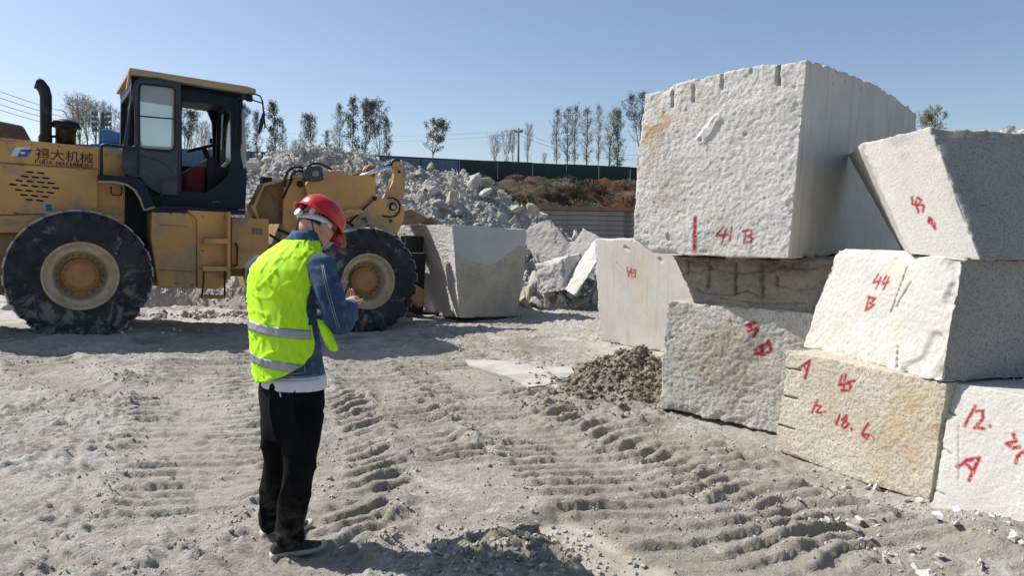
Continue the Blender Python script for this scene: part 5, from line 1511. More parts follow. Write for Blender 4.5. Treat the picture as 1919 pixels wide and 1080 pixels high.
far_outer = [(xb, zr0), (xf, zr1), (xf, zf_), (xb + 0.35, zf_), (xb, zf_ + 0.5)]
bx1 = ax0 - 0.09
farB = [(xb + 0.12, az0 + 0.1), (bx1, az0 + 0.1), (bx1, az1), (xb + 0.12, az1)]
fm = MB(); xm = bx1 + 0.045; zlo, zhi = zf_, lambda x: float(np.interp(x, [xb, xf], [zr0, zr1]))
def plate(x0, x1, z0, z1a, z1b): fm.prism([(x0, z0), (x1, z0), (x1, z1b), (x0, z1a)], cf - 0.06, cf)
plate(xb, xf, zf_, az0, az0); plate(xb, xb + 0.12, az0, zhi(xb), zhi(xb + 0.12)); plate(bx1, ax0, az0, zhi(bx1), zhi(ax0)); plate(ax1, xf, az0, zhi(ax1), zhi(xf))
plate(xb + 0.12, bx1, az1, zhi(xb + 0.12), zhi(bx1)); plate(ax0, ax1, az1, zhi(ax0), zhi(ax1))
fm.prism([(ax1, az1), (ax1 - 0.19, az1), (ax1 - 0.09, az1 - 0.08), (ax1 - 0.02, az1 - 0.24), (ax1, az1 - 0.5)], cf - 0.059, cf - 0.001)
fm.build('cab_far_side', M_NAVY, loader)
# front wall with windscreen opening, built in the y-z plane
def yzprism(poly, x0, x1, holes=()):
    return MB().prism(poly, x0, x1, holes=holes, fn=lambda a, y, z: (y, a, z))
zt1 = zr1 + 0.02
yzprism([(cn + .06, zf_), (cf - .06, zf_), (cf - .06, zt1), (cn + .06, zt1)], xf - 0.06, xf, holes=[[(cn + .13, zf_ + 0.5), (cf - .13, zf_ + 0.5), (cf - .16, zt1 - 0.14), (cn + .16, zt1 - 0.14)]]).build('cab_front', M_NAVY, loader)
yzprism([(cn + .10, zf_ + 0.46), (cf - .10, zf_ + 0.46), (cf - .12, zt1 - 0.1), (cn + .12, zt1 - 0.1)], xf + 0.002, xf + 0.008).build('windscreen', M_GLASSC, loader)
yzprism([(cn + .06, zf_ + .4), (cf - .06, zf_ + .4), (cf - .06, zr0), (cn + .06, zr0)], xb, xb + 0.05, holes=[[(cn + .14, zf_ + 0.85), (cf - .14, zf_ + 0.85), (cf - .14, zr0 - 0.12), (cn + .14, zr0 - 0.12)]]).build('cab_rear', M_NAVY, loader)
yzprism([(cn + .10, zf_ + 0.8), (cf - .10, zf_ + 0.8), (cf - .12, zr0 - 0.1), (cn + .12, zr0 - 0.1)], xb + .052, xb + .058).build('rear_window', M_GLASSC, loader)
MB().prism([(xb + 0.08, az0 + 0.06), (bx1 + 0.03, az0 + 0.06), (bx1 + 0.03, az1 + 0.03), (xb + 0.08, az1 + 0.03)], cf - 0.07, cf - 0.064).build('far_rear_window', M_GLASSC, loader)
MB().prism([(xb + 0.3, zf_ - 0.02), (xf, zf_ - 0.02), (xf, zf_ + 0.05), (xb + 0.3, zf_ + 0.05)], cn + 0.06, cf - 0.06).build('cab_floor', M_BLK, loader)
MB().prism(PP([(262, 162), (328, 170), (329, 276), (264, 272)], cn), cn + 0.062, cn + 0.066).build('near_rear_window', M_GLASSC, loader)
# roof
MB().prism(PP([(243, 126), (462, 161), (479, 166), (481, 172), (474, 178), (452, 172), (245, 139), (240, 139)], -0.93), -0.93, 0.86).build('cab_roof', M_ROOF, loader, bevel=0.012)
MB().prism(PP([(242, 134), (245, 134), (241, 166), (237, 166)], -0.93), -0.93, -0.80).build('roof_lip', M_ROOF, loader)
MB().prism(PP([(246, 141), (452, 175), (455, 186), (246, 152)], -0.8), -0.80, 0.80).build('roof_lining', M_NAVY, loader)
# yellow-grey front post trim and small trim pieces
MB().prism(PP([(452, 205), (457, 205), (462, 300), (457, 318), (451, 290)], cn), cn - 0.012, cn - 0.002).build('front_post_trim', simple('trim_grey', (0.33, 0.34, 0.35), rough=0.5), loader)
# door folded back against the cab
dn = -0.93
door_out = [(266, 147), (296, 148), (331, 156), (337, 160), (337.5, 366), (302, 364), (280, 352), (262, 333), (243, 330), (232, 322), (229, 308), (230, 288), (241, 225), (251, 165), (256, 152)]
door_win = [(264, 157), (324, 164), (328, 168), (328, 270), (323, 281), (314, 283), (262, 278), (260, 272), (260, 162)]
dslot = [(246, 200), (251, 185), (253, 240), (252, 272), (245, 276), (240, 268)]
dr = MB().prism(PP(door_out, dn), dn, dn + 0.04, holes=[PP(door_win, dn), PP(dslot, dn)]).build('door', M_DOOR, loader, bevel=0.008)
MB().prism(PP([(261, 158), (327, 165), (327, 281), (261, 277)], dn), dn + 0.015, dn + 0.02).build('door_pane', M_GLASS, dr)
def tpx(mb, pts, yl, r, n=8): return mb.tube([L3(a, b_, yl) for a, b_ in pts], r, n)
tpx(MB(), [(258, 217), (329, 223)], dn - 0.01, 0.009).build('window_bar', M_BLK, dr)
tpx(MB(), [(265, 157), (261, 165), (261, 275), (268, 279), (315, 284), (325, 280), (328, 270), (328, 168), (322, 163), (270, 157)], dn - 0.005, 0.012).build('window_seal', M_BLK, dr)
tpx(MB(), [(336, 365), (337, 160), (330, 156), (296, 147), (268, 146), (255, 152), (250, 165), (240, 228), (230, 288), (229, 312), (234, 324), (243, 330)], dn - 0.01, 0.013).build('door_edge', M_DOOR, dr)
tpx(MB(), [(262, 290), (280, 296), (300, 302), (315, 312), (323, 324)], dn - 0.004, 0.008).build('pressed_rib', M_DOOR, dr)
# rails
tpx(MB(), [(190, 328), (190, 276), (192, 272), (198, 271), (230, 275), (254, 278), (259, 283), (259, 328)], -1.08, 0.019).build('grab_rail', M_BLK, loader)
tpx(MB(), [(302, 368), (303, 346), (306, 338), (313, 334), (335, 335)], -1.02, 0.015).build('grab_rail', M_DOOR, loader)
tpx(MB(), [(443, 178), (443, 268), (447, 276), (452, 270), (452, 180)], -0.88, 0.009).build('wiper_guard_rail', M_BLK, loader)
# mirror, lamp
mr = tpx(MB(), [(452, 176), (478, 176), (488, 180), (492, 190), (497, 240)], -1.0, 0.012)
tpx(mr, [(446, 184), (470, 186), (491, 193)], -1.0, 0.010)
mr.build('mirror_bracket', M_BLK, loader)
mo = MB(); c0 = Vector(L3(491, 229, -1.0))
mo.tube([c0 + Vector((0, -0.03, 0)), c0 + Vector((0, 0.03, 0))], [0.001, 0.001], 4, caps=False)
mo = MB().lathe([(0, 0.02), (0.13, 0.015), (0.16, 0), (0.13, -0.02), (0, -0.03)], 24, Matrix.Translation(c0) @ Matrix.Rotation(rad(18), 4, 'Y') @ Matrix.Rotation(rad(82), 4, 'Y') @ Matrix.Scale(0.42, 4, (0, 1, 0)))
mo.build('mirror', M_BLK, loader)
MB().lathe([(0, 0.045), (0.05, 0.045), (0.062, 0.03), (0.05, -0.03), (0.02, -0.06), (0, -0.06)], 20, Matrix.Translation(L3(466, 183, -0.85)) @ Matrix.Rotation(rad(75), 4, 'Y')).build('work_lamp', M_BLK, loader)
# inside: seat, console, wheel
sx0, sz0 = LP(372, 352, 0.0)
seat = MB().box((sx0 - 0.58, 0, zf_ + 0.45), (0.45, 0.5, 0.14)).box((sx0 - 0.82, 0, zf_ + 0.66), (0.12, 0.48, 0.5), Matrix.Rotation(rad(-10), 3, 'Y')).build('seat', M_BLK, loader, bevel=0.04)
MB().prism(PP([(344, 322), (362, 312), (392, 318), (404, 352), (400, 366), (344, 366)], 0.1), -0.15, 0.35).build('seat_base', M_REDSEAT, loader, bevel=0.02)
MB().prism(PP([(380, 300), (392, 296), (412, 318), (430, 300), (446, 300), (450, 360), (380, 366)], 0.0), -0.3, 0.3).build('console', M_BLK, loader, bevel=0.03)
pipe_px('steering_column', [(402, 325), (388, 290), (381, 276)], 0.0, 4.5, M_BLK)
swc = Vector(L3(379, 277, 0.0)); R_ = Matrix.Rotation(rad(-20), 4, 'Y')
sw = MB(); pts = [swc + (R_ @ Vector((0.21 * math.cos(a), 0.21 * math.sin(a), 0))) for a in np.linspace(0, 2 * math.pi, 33)]
sw.tube(pts, 0.017, 8, caps=False)
for a in (0, 2.1, 4.2): sw.bar(swc, swc + (R_ @ Vector((0.2 * math.cos(a), 0.2 * math.sin(a), 0))), 0.03, 0.012)
kp = swc + (R_ @ Vector((0.12, -0.1, 0.03))); sw.tube([kp, kp + Vector((0, 0, 0.07))], 0.022, 8)
sw.build('steering_wheel', M_BLK, loader)
sl_ = MB(); tpx(sl_, [(437, 310), (430, 285)], 0.3, 0.012); sl_.tube([L3(430, 286, 0.3), L3(428, 278, 0.3)], 0.028, 8); sl_.build('lever', M_BLK, loader)
# rear fender over the wheel, with a paler rolled edge
MB().prism(PP([(185, 327), (252, 331), (272, 342), (290, 386), (460, 394), (460, 402), (290, 398), (272, 396), (264, 372), (252, 352), (238, 342), (185, 338)], -1.12), -1.12, -0.81).build('fender', M_NAVY, loader, bevel=0.01)
tpx(MB(), [(184, 341), (214, 341), (238, 346), (252, 356), (262, 372), (270, 394), (290, 388)], -1.13, 0.016).build('fender_edge', simple('fender_edge_tan', (0.30, 0.25, 0.19), rough=0.7), loader)
tpx(MB(), [(399, 382), (399, 378), (407, 377), (412, 380)], -1.15, 0.012).build('step_hook', M_DOOR, loader)
# tanks, ladder
MB().prism(PP([(234, 338), (262, 350), (292, 392), (292, 470), (234, 470)], -0.5), -0.5, -0.42).build('arch_dark_plate', M_BLK, loader)  # black plate added for the shade of the hollow behind the arch
MB().prism(PP([(285, 388), (350, 394), (369, 411), (369, 541), (296, 538), (282, 445)], -1.1), -1.1, -0.42).build('fuel_tank', M_YEL, loader, bevel=0.015)
MB().prism(PP([(350, 394), (430, 398), (430, 523), (408, 543), (371, 541), (369, 411)], -1.14), -1.14, -0.5).build('battery_box', M_YEL, loader, bevel=0.012)
MB().prism(PP([(427, 397), (432, 397), (432, 524), (426, 524)], -1.3), -1.3, -1.14).build('ladder_side', M_YEL, loader)
st = MB().prism(PP([(383, 447), (429, 448), (429, 457), (383, 457)], -1.32), -1.34, -1.13).build('ladder_step', M_YEL, loader, bevel=0.004)
MB().prism(PP([(380, 499), (426, 500), (426, 508), (380, 508)], -1.32), -1.34, -1.13).build('ladder_step', M_YEL, loader, bevel=0.004)
ls = MB(); tpx(ls, [(382, 506), (381, 530), (378, 558)], -1.3, 0.012); tpx(ls, [(421, 506), (421, 558)], -1.3, 0.012)
ls.build('ladder_strap', M_BLK, loader)
MB().prism(PP([(378, 554), (423, 555), (423, 560), (378, 560)], -1.32), -1.34, -1.15).build('ladder_step', M_YELD, loader)
MB().prism(PP([(434, 408), (504, 410), (504, 500), (434, 505)], -0.95), -0.95, -0.45).build('hydraulic_tank', M_YEL, loader, bevel=0.015)
ho = MB(); tpx(ho, [(437, 500), (444, 497), (445, 462), (440, 455)], -1.0, 0.014); ho.build('small_hose', M_BLK, loader)
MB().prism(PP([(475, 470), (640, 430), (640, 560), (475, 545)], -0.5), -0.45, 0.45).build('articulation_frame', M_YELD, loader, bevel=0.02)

# ---- front frame and linkage
MB().prism(PP([(492, 343), (560, 332), (560, 420), (500, 420), (477, 420), (473, 388)], -0.42), -0.42, -0.36).build('front_guard', M_YELD, loader, bevel=0.006)
MB().prism(PP([(470, 386), (475, 384), (494, 344), (540, 333), (540, 337), (496, 349), (479, 388), (487, 412), (482, 412)], -0.72), -0.72, -0.40).build('guard_flange', M_YEL, loader, bevel=0.004)
for y0, y1 in ((-0.62, -0.54), (0.54, 0.62)):
    MB().prism(PP([(532, 350), (548, 333), (572, 330), (586, 338), (592, 420), (640, 470), (640, 540), (520, 540), (530, 420)], -0.62), y0, y1).build('tower_plate', M_YEL, loader, bevel=0.008)
MB().prism(PP([(536, 420), (640, 430), (640, 540), (500, 540)], -0.5), -0.53, 0.53).build('tower_box', M_YELD, loader)
arm_px = [(574, 345), (582, 330), (600, 321), (640, 320), (662, 330), (690, 326), (703, 336), (704, 362), (694, 380), (680, 393), (672, 410), (640, 412), (600, 420), (578, 392)]
for y0 in (-0.76, 0.68):
    MB().prism(PP(arm_px, -0.76), y0, y0 + 0.08).build('lift_arm', M_YEL, loader, bevel=0.008)
low_px = [(678, 394), (700, 371), (738, 371), (752, 378), (759, 394), (757, 412), (748, 432), (730, 452), (715, 470), (735, 520), (740, 585), (700, 590), (640, 470), (612, 440), (640, 412), (668, 408)]
for y0 in (-0.80, 0.68):
    MB().prism(PP(low_px, -0.80), y0, y0 + 0.12).build('lower_arm', M_YEL, loader, bevel=0.01)
rk_px = [(735, 309), (739, 303), (746, 301), (752, 306), (757, 322), (759.5, 345), (759, 366), (756, 372), (738, 378), (724, 376), (719, 371), (729, 355), (737, 340), (739, 325)]
MB().prism(PP(rk_px, -0.70), -0.70, -0.60).build('bell_crank', M_YEL, loader, bevel=0.01)
MB().prism(PP(rk_px, -0.70), 0.55, 0.63).build('bell_crank', M_YEL, loader, bevel=0.01)
# dark greasy edge on the crank and pins
tpx(MB(), [(733, 311), (736, 303), (743, 300), (749, 302)], -0.66, 0.03).build('crank_pin_boss', M_BLK, loader)
tpx(MB(), [(720, 371), (730, 355), (738, 338), (738, 325), (735, 312)], -0.655, 0.014).build('crank_web', M_BLK, loader)
def pin(px, py, yl, r, mt=M_BLK, h=0.03):
    MB().lathe([(0, h), (r * 0.9, h), (r, h * 0.6), (r, -0.03)], 24, Matrix.Translation(L3(px, py, yl)) @ AY).build('pivot_pin', mt, loader)
pin(736, 387, -0.80, 0.105, M_RIM, 0.02); pin(736, 387, -0.82, 0.07, M_BLK, 0.02); pin(737, 388, -0.84, 0.04, simple('worn_steel', (0.35, 0.33, 0.30), rough=0.5), 0.02)
pin(702, 372, -0.80, 0.035); pin(562, 345, -0.62, 0.05); pin(732, 414, -0.80, 0.022); pin(748, 322, -0.70, 0.022)
tpx(MB(), [(717, 405), (730, 407), (741, 405), (748, 398), (750, 385), (745, 375), (734, 370), (725, 372)], -0.812, 0.014).build('grease_line', M_BLK, loader)
tpx(MB(), [(702, 372), (680, 393), (655, 417)], -0.815, 0.012).build('brake_pipe', M_BLK, loader)
tpx(MB(), [(640, 418), (655, 417), (662, 424)], -0.82, 0.02).build('steering_link', M_BLK, loader)
# cylinder
pipe_px('cylinder_rod', [(668, 333), (737, 311)], -0.45, 3.6, M_CHROME)
pipe_px('cylinder_guard', [(690, 324), (737, 306)], -0.40, 2.6, M_LBLUE)
pipe_px('cylinder_barrel', [(610, 350), (672, 331)], -0.45, 9, M_YELD)
MB().lathe([(0, .03), (0.09, .03), (0.1, 0), (0.09, -.03), (0, -.03)], 20, Matrix.Translation(L3(695, 321, -0.3)) @ AY).build('cylinder_pin_boss', M_YELD, loader)
MB().prism(PP([(600, 418), (652, 392), (676, 393), (680, 398), (640, 412), (628, 428)], -0.9), -0.95, -0.84).build('arm_flange', M_YEL, loader)
# headlamp and hoses
hl = MB().prism(PP([(568, 318), (572, 313), (596, 311), (602, 316), (602, 332), (604, 337), (598, 340), (572, 340), (568, 336)], -0.86), -0.95, -0.78).build('headlamp_housing', M_DOOR, loader, bevel=0.01)
MB().prism(PP([(585, 321), (597, 320), (597, 330), (586, 331)], -0.96), -0.965, -0.95).build('lamp_lens', simple('lamp_lens_glass', (0.20, 0.17, 0.16), rough=0.12), hl)
for pts in ([(534, 350), (535, 332), (540, 320), (550, 314), (562, 313), (570, 316)], [(543, 345), (546, 330), (553, 322), (564, 320), (570, 322)], [(574, 314), (584, 307), (598, 306), (612, 312), (622, 318)], [(530, 372), (540, 350), (548, 334)]):
    tpx(MB(), pts, -0.8, 0.018).build('hydraulic_hose', M_BLK, loader)
MB().prism(PP([(493, 331), (510, 333), (510, 341), (493, 344)], -0.2), -0.2, 0.0).build('frame_lug', M_BLK, loader)
serif_text('model_lettering', 'FDM', 679, 700, 411, 404, -0.806, simple('black_lettering', (0.03, 0.02, 0.012), rough=0.6), 0.022, ang=rad(-66), wx=0.42)
MB().prism(PP([(704, 402), (716, 402), (726, 436), (712, 440)], -0.80), -0.803, -0.8).build('worn_sticker', simple('sticker', (0.33, 0.30, 0.16), (0.28, 0.22, 0.1), 0.7, scale=20), loader)

# ---- the granite block on the forks
fbl = at(862, 597, 12.5); fbr = at(968, 594, 13.2); ftl = at(846, 421, 12.5); ftr = at(986, 430, 13.2)
bbl = at(800, 590, 14.1); btl = at(741, 424, 14.1)
bbr = fbr + (bbl - fbl); btr = ftr + (btl - ftl)
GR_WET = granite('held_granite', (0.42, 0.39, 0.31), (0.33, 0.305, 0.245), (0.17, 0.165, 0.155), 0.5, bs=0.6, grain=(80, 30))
GR_POL = simple('slurry_coated_stone', (0.42, 0.42, 0.42), (0.38, 0.38, 0.375), 0.55, scale=1.5)
def bowl(P, u, v, w, c):
    P = P.copy()
    k = (1 - v) * np.sin(np.pi * w) * (u > 0.5) * (u - 0.5)
    P[:, 0] += 0.12 * k
    return P
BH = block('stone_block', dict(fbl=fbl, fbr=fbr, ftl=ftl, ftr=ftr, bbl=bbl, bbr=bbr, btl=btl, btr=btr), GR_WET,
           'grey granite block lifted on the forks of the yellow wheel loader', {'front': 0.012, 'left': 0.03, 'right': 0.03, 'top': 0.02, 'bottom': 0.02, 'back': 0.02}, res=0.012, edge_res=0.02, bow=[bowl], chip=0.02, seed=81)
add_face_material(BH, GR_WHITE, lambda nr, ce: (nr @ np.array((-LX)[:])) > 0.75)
nB = (ftl - fbl).cross(fbr - fbl).normalized()
me = BH.data; me.materials.append(GR_POL)
org = BH.location; n = len(me.polygons)
ce = np.empty(n * 3, np.float32); me.polygons.foreach_get('center', ce); ce = ce.reshape(-1, 3) + np.array(org[:])
mi = np.empty(n, np.int32); me.polygons.foreach_get('material_index', mi)
r0 = np.array(fbl[:]); ux = np.array((fbr - fbl)[:]); uu = ((ce - r0) @ ux) / (ux @ ux); ww = (ce[:, 2] - fbl.z) / (ftl.z - fbl.z)
nr = np.empty(n * 3, np.float32); me.polygons.foreach_get('normal', nr); nr = nr.reshape(-1, 3)
front = (nr @ (np.array(nB[:]) if nB.y < 0 else -np.array(nB[:])) > 0.75)
limit = 0.69 - 0.12 * np.sin(np.pi * np.clip(uu, 0, 1)) + 0.08 * sst(0.5, 1.0, uu) + 0.012 * vn2(uu * 9, ww * 9, 4)
mi[(front) & (ww > limit)] = 2
me.polygons.foreach_set('material_index', mi); me.update()
xbk = (LI @ fbl).x
q_ = LI @ onplane(801, 540, LM @ Vector((xbk - 0.12, 0, 0)), LX)
yc = q_.y
zb_ = (LI @ fbl).z
fk = MB()
fk.box((xbk - 0.32, yc + 0.09, zb_ + 0.52), (0.30, 0.16, 1.05)).box((xbk - 0.30, yc + 1.30, zb_ + 0.52), (0.30, 0.16, 1.05))
fk.box((xbk - 0.34, yc + 0.7, zb_ + 0.12), (0.2, 1.3, 0.2)).box((xbk - 0.34, yc + 0.7, zb_ + 0.95), (0.2, 1.3, 0.16))
fk.box((xbk - 0.36, yc + 0.14, zb_ + 1.2), (0.34, 0.10, 0.30)).box((xbk - 0.36, yc + 0.34, zb_ + 1.2), (0.3, 0.08, 0.28)).box((xbk - 0.36, yc + 1.2, zb_ + 1.2), (0.34, 0.10, 0.30))
fk.build('fork_carriage', M_BLK, loader, bevel=0.012)
for yy in (yc + 0.1, yc + 1.2):
    MB().prism([(xbk - 0.3, zb_ + 0.06), (xbk - 0.3, zb_ - 0.05), (xbk + 1.1, zb_ - 0.05), (xbk + 1.15, zb_ - 0.02), (xbk - 0.15, zb_ - 0.005)], yy - 0.09, yy + 0.09).build('fork_tine', M_BLK, loader)
for yy in (-0.55, 0.55):
    MB().bar((WB + 0.3, yy, 1.0), (xbk - 0.4, yy + 0.2, 0.45), 0.12, 0.3).build('arm_nose', M_YELD, loader)
MB().prism(PP([(742, 421), (750, 396), (768, 392), (800, 409), (806, 407), (812, 413), (821, 417), (818, 420), (790, 418), (760, 421)], 0.3), 0.25, 0.7).build('spill_guard', simple('rusty_guard', (0.26, 0.19, 0.125), (0.17, 0.10, 0.065), 0.85, scale=3), loader, bevel=0.006)

# small fittings: hinges, bolts, handle, lights, seams
for (px, py) in ((40, 309), (150, 316), (30, 400), (160, 397)):
    MB().prism(PP([(px - 5, py - 2), (px + 5, py - 1.5), (px + 5, py + 2.5), (px - 5, py + 2)], -0.85), -0.862, -0.845).build('hinge', M_YELD, loader)
bl = MB()
for (px, py) in [(12, 268), (60, 271), (110, 274), (160, 277), (8, 312), (8, 395), (176, 323), (176, 392), (200, 290), (222, 292), (200, 420), (222, 418)]:
    x_, z_ = LP(px, py, -0.84); bl.lathe([(0, 0.012), (0.010, 0.010), (0.012, 0)], 6, Matrix.Translation((x_, -0.838 if px < 190 and py > 300 else -0.812, z_)) @ AY)
for (px, py) in [(295, 398), (320, 400), (345, 402), (295, 530), (330, 532), (360, 534)]:
    x_, z_ = LP(px, py, -1.1); bl.lathe([(0, 0.012), (0.012, 0.010), (0.014, 0)], 6, Matrix.Translation((x_, -1.1, z_)) @ AY)
for (px, py) in [(380, 405), (420, 408), (380, 470), (380, 530), (420, 520)]:
    x_, z_ = LP(px, py, -1.14); bl.lathe([(0, 0.012), (0.012, 0.010), (0.014, 0)], 6, Matrix.Translation((x_, -1.14, z_)) @ AY)
bl.build('panel_bolts', M_YELD, loader)['kind'] = 'stuff'
tpx(MB(), [(208, 350), (208, 362), (212, 366), (224, 366), (228, 362), (228, 350)], -0.86, 0.008).build('panel_handle', M_BLK, loader)
MB().prism(PP([(300, 420), (352, 424), (352, 426), (300, 422)], -1.11), -1.108, -1.10).build('tank_strap', M_YELD, loader)
MB().prism(PP([(300, 505), (360, 508), (360, 510), (300, 507)], -1.11), -1.108, -1.10).build('tank_strap', M_YELD, loader)
MB().lathe([(0, .05), (0.05, .05), (0.055, .03), (0.055, 0)], 18, Matrix.Translation((LP(308, 400, -1.1)[0], -0.9, LP(308, 390, -1.1)[1]))).build('filler_cap', M_BLK, loader)
MB().prism(PP([(472, 427), (492, 428), (492, 440), (472, 439)], -0.96), -0.955, -0.95).build('faded_decal', simple('faded_decal_paper', (0.26, 0.17, 0.09), rough=0.7), loader)
for k, (a0, b0) in enumerate([((600, 352), (676, 340)), ((640, 396), (700, 350))]):
    pass
for pts, r in ([(520, 430), (545, 440), (570, 470), (600, 480)], 0.02), ([(505, 440), (530, 455), (560, 490), (610, 500)], 0.018), ([(660, 424), (668, 430), (690, 428)], 0.012):
    tpx(MB(), pts, -0.66, r).build('hydraulic_hose', M_BLK, loader)
# ================================================================== PERSON
PD = 3.65
def J(px, py, dd=0.0): return at(px, py, PD + dd)
PB = G(548, 1042)
person = empty('person', (PB.x, PB.y, gh(PB.x, PB.y)), 'person seen from behind in lime vest and red hard hat, looking down at a phone', 'person')
PO = person.location.copy()
Rv = Vector((0.866, -0.5, 0)); Bk = Vector((-0.5, -0.866, 0))

def ringpts(c, a, b_, n, pw=1.0):
    out = []
    for k in range(n):
        t = 2 * math.pi * k / n; ct, st_ = math.cos(t), math.sin(t)
        out.append(c + a * (math.copysign(abs(ct) ** pw, ct)) + b_ * (math.copysign(abs(st_) ** pw, st_)))
    return out
def loft(mb, rings, n=28, pw=1.0):
    vs = []
    for (c, a, b_) in rings: vs += ringpts(c, a, b_, n, pw)
    m = len(rings); fs = [(i * n + k, i * n + (k + 1) % n, (i + 1) * n + (k + 1) % n, (i + 1) * n + k) for i in range(m - 1) for k in range(n)]
    fs += [tuple(reversed(range(n))), tuple((m - 1) * n + k for k in range(n))]
    return mb.add([v_ - PO for v_ in vs], fs, True)
def limb(mb, pts, rs, n=20, flat=1.0):
    """round tapered limb through joints, with rounded ends"""
    P = [Vector(p) for p in pts]; q = []; r_ = []
    for i in range(len(P) - 1):
        for k in range(6):
            t = k / 6; q.append(P[i].lerp(P[i + 1], t)); r_.append(rs[i] * (1 - t) + rs[i + 1] * t)
    q.append(P[-1]); r_.append(rs[-1])
    d0 = (q[0] - q[1]).normalized(); d1 = (q[-1] - q[-2]).normalized()
    q = [q[0] + d0 * rs[0] * .7] + q + [q[-1] + d1 * rs[-1] * .7]; r_ = [rs[0] * .5] + r_ + [rs[-1] * .5]
    mb.tube([p - PO for p in q], r_, n)
def organic(name, mb, voxel, iters, m, disp=None, sub=False, parent=None, uvfix=None):
    me_ = mb.mesh(name); o = bpy.data.objects.new(name, me_); COL.objects.link(o)
    r_ = o.modifiers.new('r', 'REMESH'); r_.mode = 'VOXEL'; r_.voxel_size = voxel; r_.use_smooth_shade = True
    s_ = o.modifiers.new('s', 'SMOOTH'); s_.iterations = iters; s_.factor = 0.5
    bpy.context.view_layer.update()
    me2 = bpy.data.meshes.new_from_object(o.evaluated_get(bpy.context.evaluated_depsgraph_get())); bpy.data.objects.remove(o)
    n = len(me2.vertices)
    if disp is not None:
        P = np.empty(n * 3, np.float32); me2.vertices.foreach_get('co', P); P = P.reshape(-1, 3).astype(float)
        Nn = np.empty(n * 3, np.float32); me2.vertices.foreach_get('normal', Nn); Nn = Nn.reshape(-1, 3)
        P = P + Nn * disp(P)[:, None]
        me2.vertices.foreach_set('co', P.astype(np.float32).ravel())
    me2.name = name; me2.materials.clear()
    me2.polygons.foreach_set('use_smooth', [True] * len(me2.polygons)); me2.update()
    return mk(name, me2, parent or person, m=m)

# materials
m, nt, b = material('skin', 0.55, 0, 0.4); v = objvec(nt)
c = mix(nt, ramp(nt, noise(nt, 20, 3, 0.5, v), 0.3, 0.7), (0.42, 0.235, 0.165), (0.50, 0.30, 0.22)); nt.links.new(c, b.inputs['Base Color'])
b.inputs['Subsurface Weight'].default_value = 0.08; b.inputs['Subsurface Radius'].default_value = (0.01, 0.004, 0.002)
M_SKIN = m
M_HAIR = simple('short_black_hair', (0.018, 0.014, 0.012), (0.035, 0.028, 0.024), 0.7, scale=60, bs=0.6, bscale=200)
m, nt, b = material('denim', 0.9, 0, 0.15); v = objvec(nt)
c = mix(nt, ramp(nt, noise(nt, 7, 5, 0.65, v), 0.35, 0.65), (0.030, 0.060, 0.115), (0.060, 0.105, 0.18))
c = mix(nt, mul(nt, ramp(nt, noise(nt, 28, 4, 0.7, v), 0.5, 0.75), 0.45), c, (0.15, 0.21, 0.29)); nt.links.new(c, b.inputs['Base Color'])
bump(nt, b, noise(nt, 350, 3, 0.6, v), 0.35, 0.003); M_DENIM = m
M_STITCH = simple('denim_stitch', (0.32, 0.33, 0.32), rough=0.8)
m, nt, b = material('lime_vest_cloth', 0.75, 0, 0.2); v = objvec(nt)
c = mix(nt, ramp(nt, noise(nt, 5, 4, 0.6, v), 0.35, 0.65), (0.50, 0.88, 0.02), (0.44, 0.80, 0.03)); nt.links.new(c, b.inputs['Base Color'])
bump(nt, b, noise(nt, 300, 2, 0.6, v), 0.2, 0.002)
b.inputs['Emission Strength'].default_value = 0.0
M_VEST = m
M_TAPE = simple('reflective_tape', (0.34, 0.345, 0.36), (0.26, 0.265, 0.28), 0.35, metal=0.35, scale=12, bs=0.2, bscale=60)
M_BLACKC = simple('black_trousers_cloth', (0.005, 0.005, 0.006), (0.008, 0.008, 0.009), 0.95, spec=0.1, scale=6, bs=0.25, bscale=180)
_nt = M_BLACKC.node_tree; _b = _nt.nodes['Principled BSDF']; _src = _b.inputs['Base Color'].links[0].from_socket
_v = objvec(_nt); _sx = _nt.nodes.new('ShaderNodeSeparateXYZ'); _nt.links.new(_v, _sx.inputs[0])
_d = mul(_nt, ramp(_nt, _sx.outputs[2], 0.42, 0.02), ramp(_nt, noise(_nt, 14, 6, 0.7, _v), 0.42, 0.75))
_nt.links.new(mix(_nt, mul(_nt, _d, 0.5), _src, (0.20, 0.18, 0.15)), _b.inputs['Base Color'])
M_SHIRT = simple('white_shirt', (0.66, 0.67, 0.72), (0.58, 0.59, 0.64), 0.9, scale=6)
M_RED = simple('red_helmet_shell', (0.50, 0.018, 0.022), (0.44, 0.018, 0.02), 0.32, scale=4, spec=0.5)
M_BAND = simple('white_plastic', (0.58, 0.58, 0.62), rough=0.5)
M_SOLE = simple('dusty_sole', (0.50, 0.47, 0.42), (0.38, 0.355, 0.31), 0.85, scale=14)
M_SHOE = simple('black_mesh_shoe', (0.022, 0.021, 0.021), (0.06, 0.055, 0.05), 0.85, scale=16, bs=0.5, bscale=120)

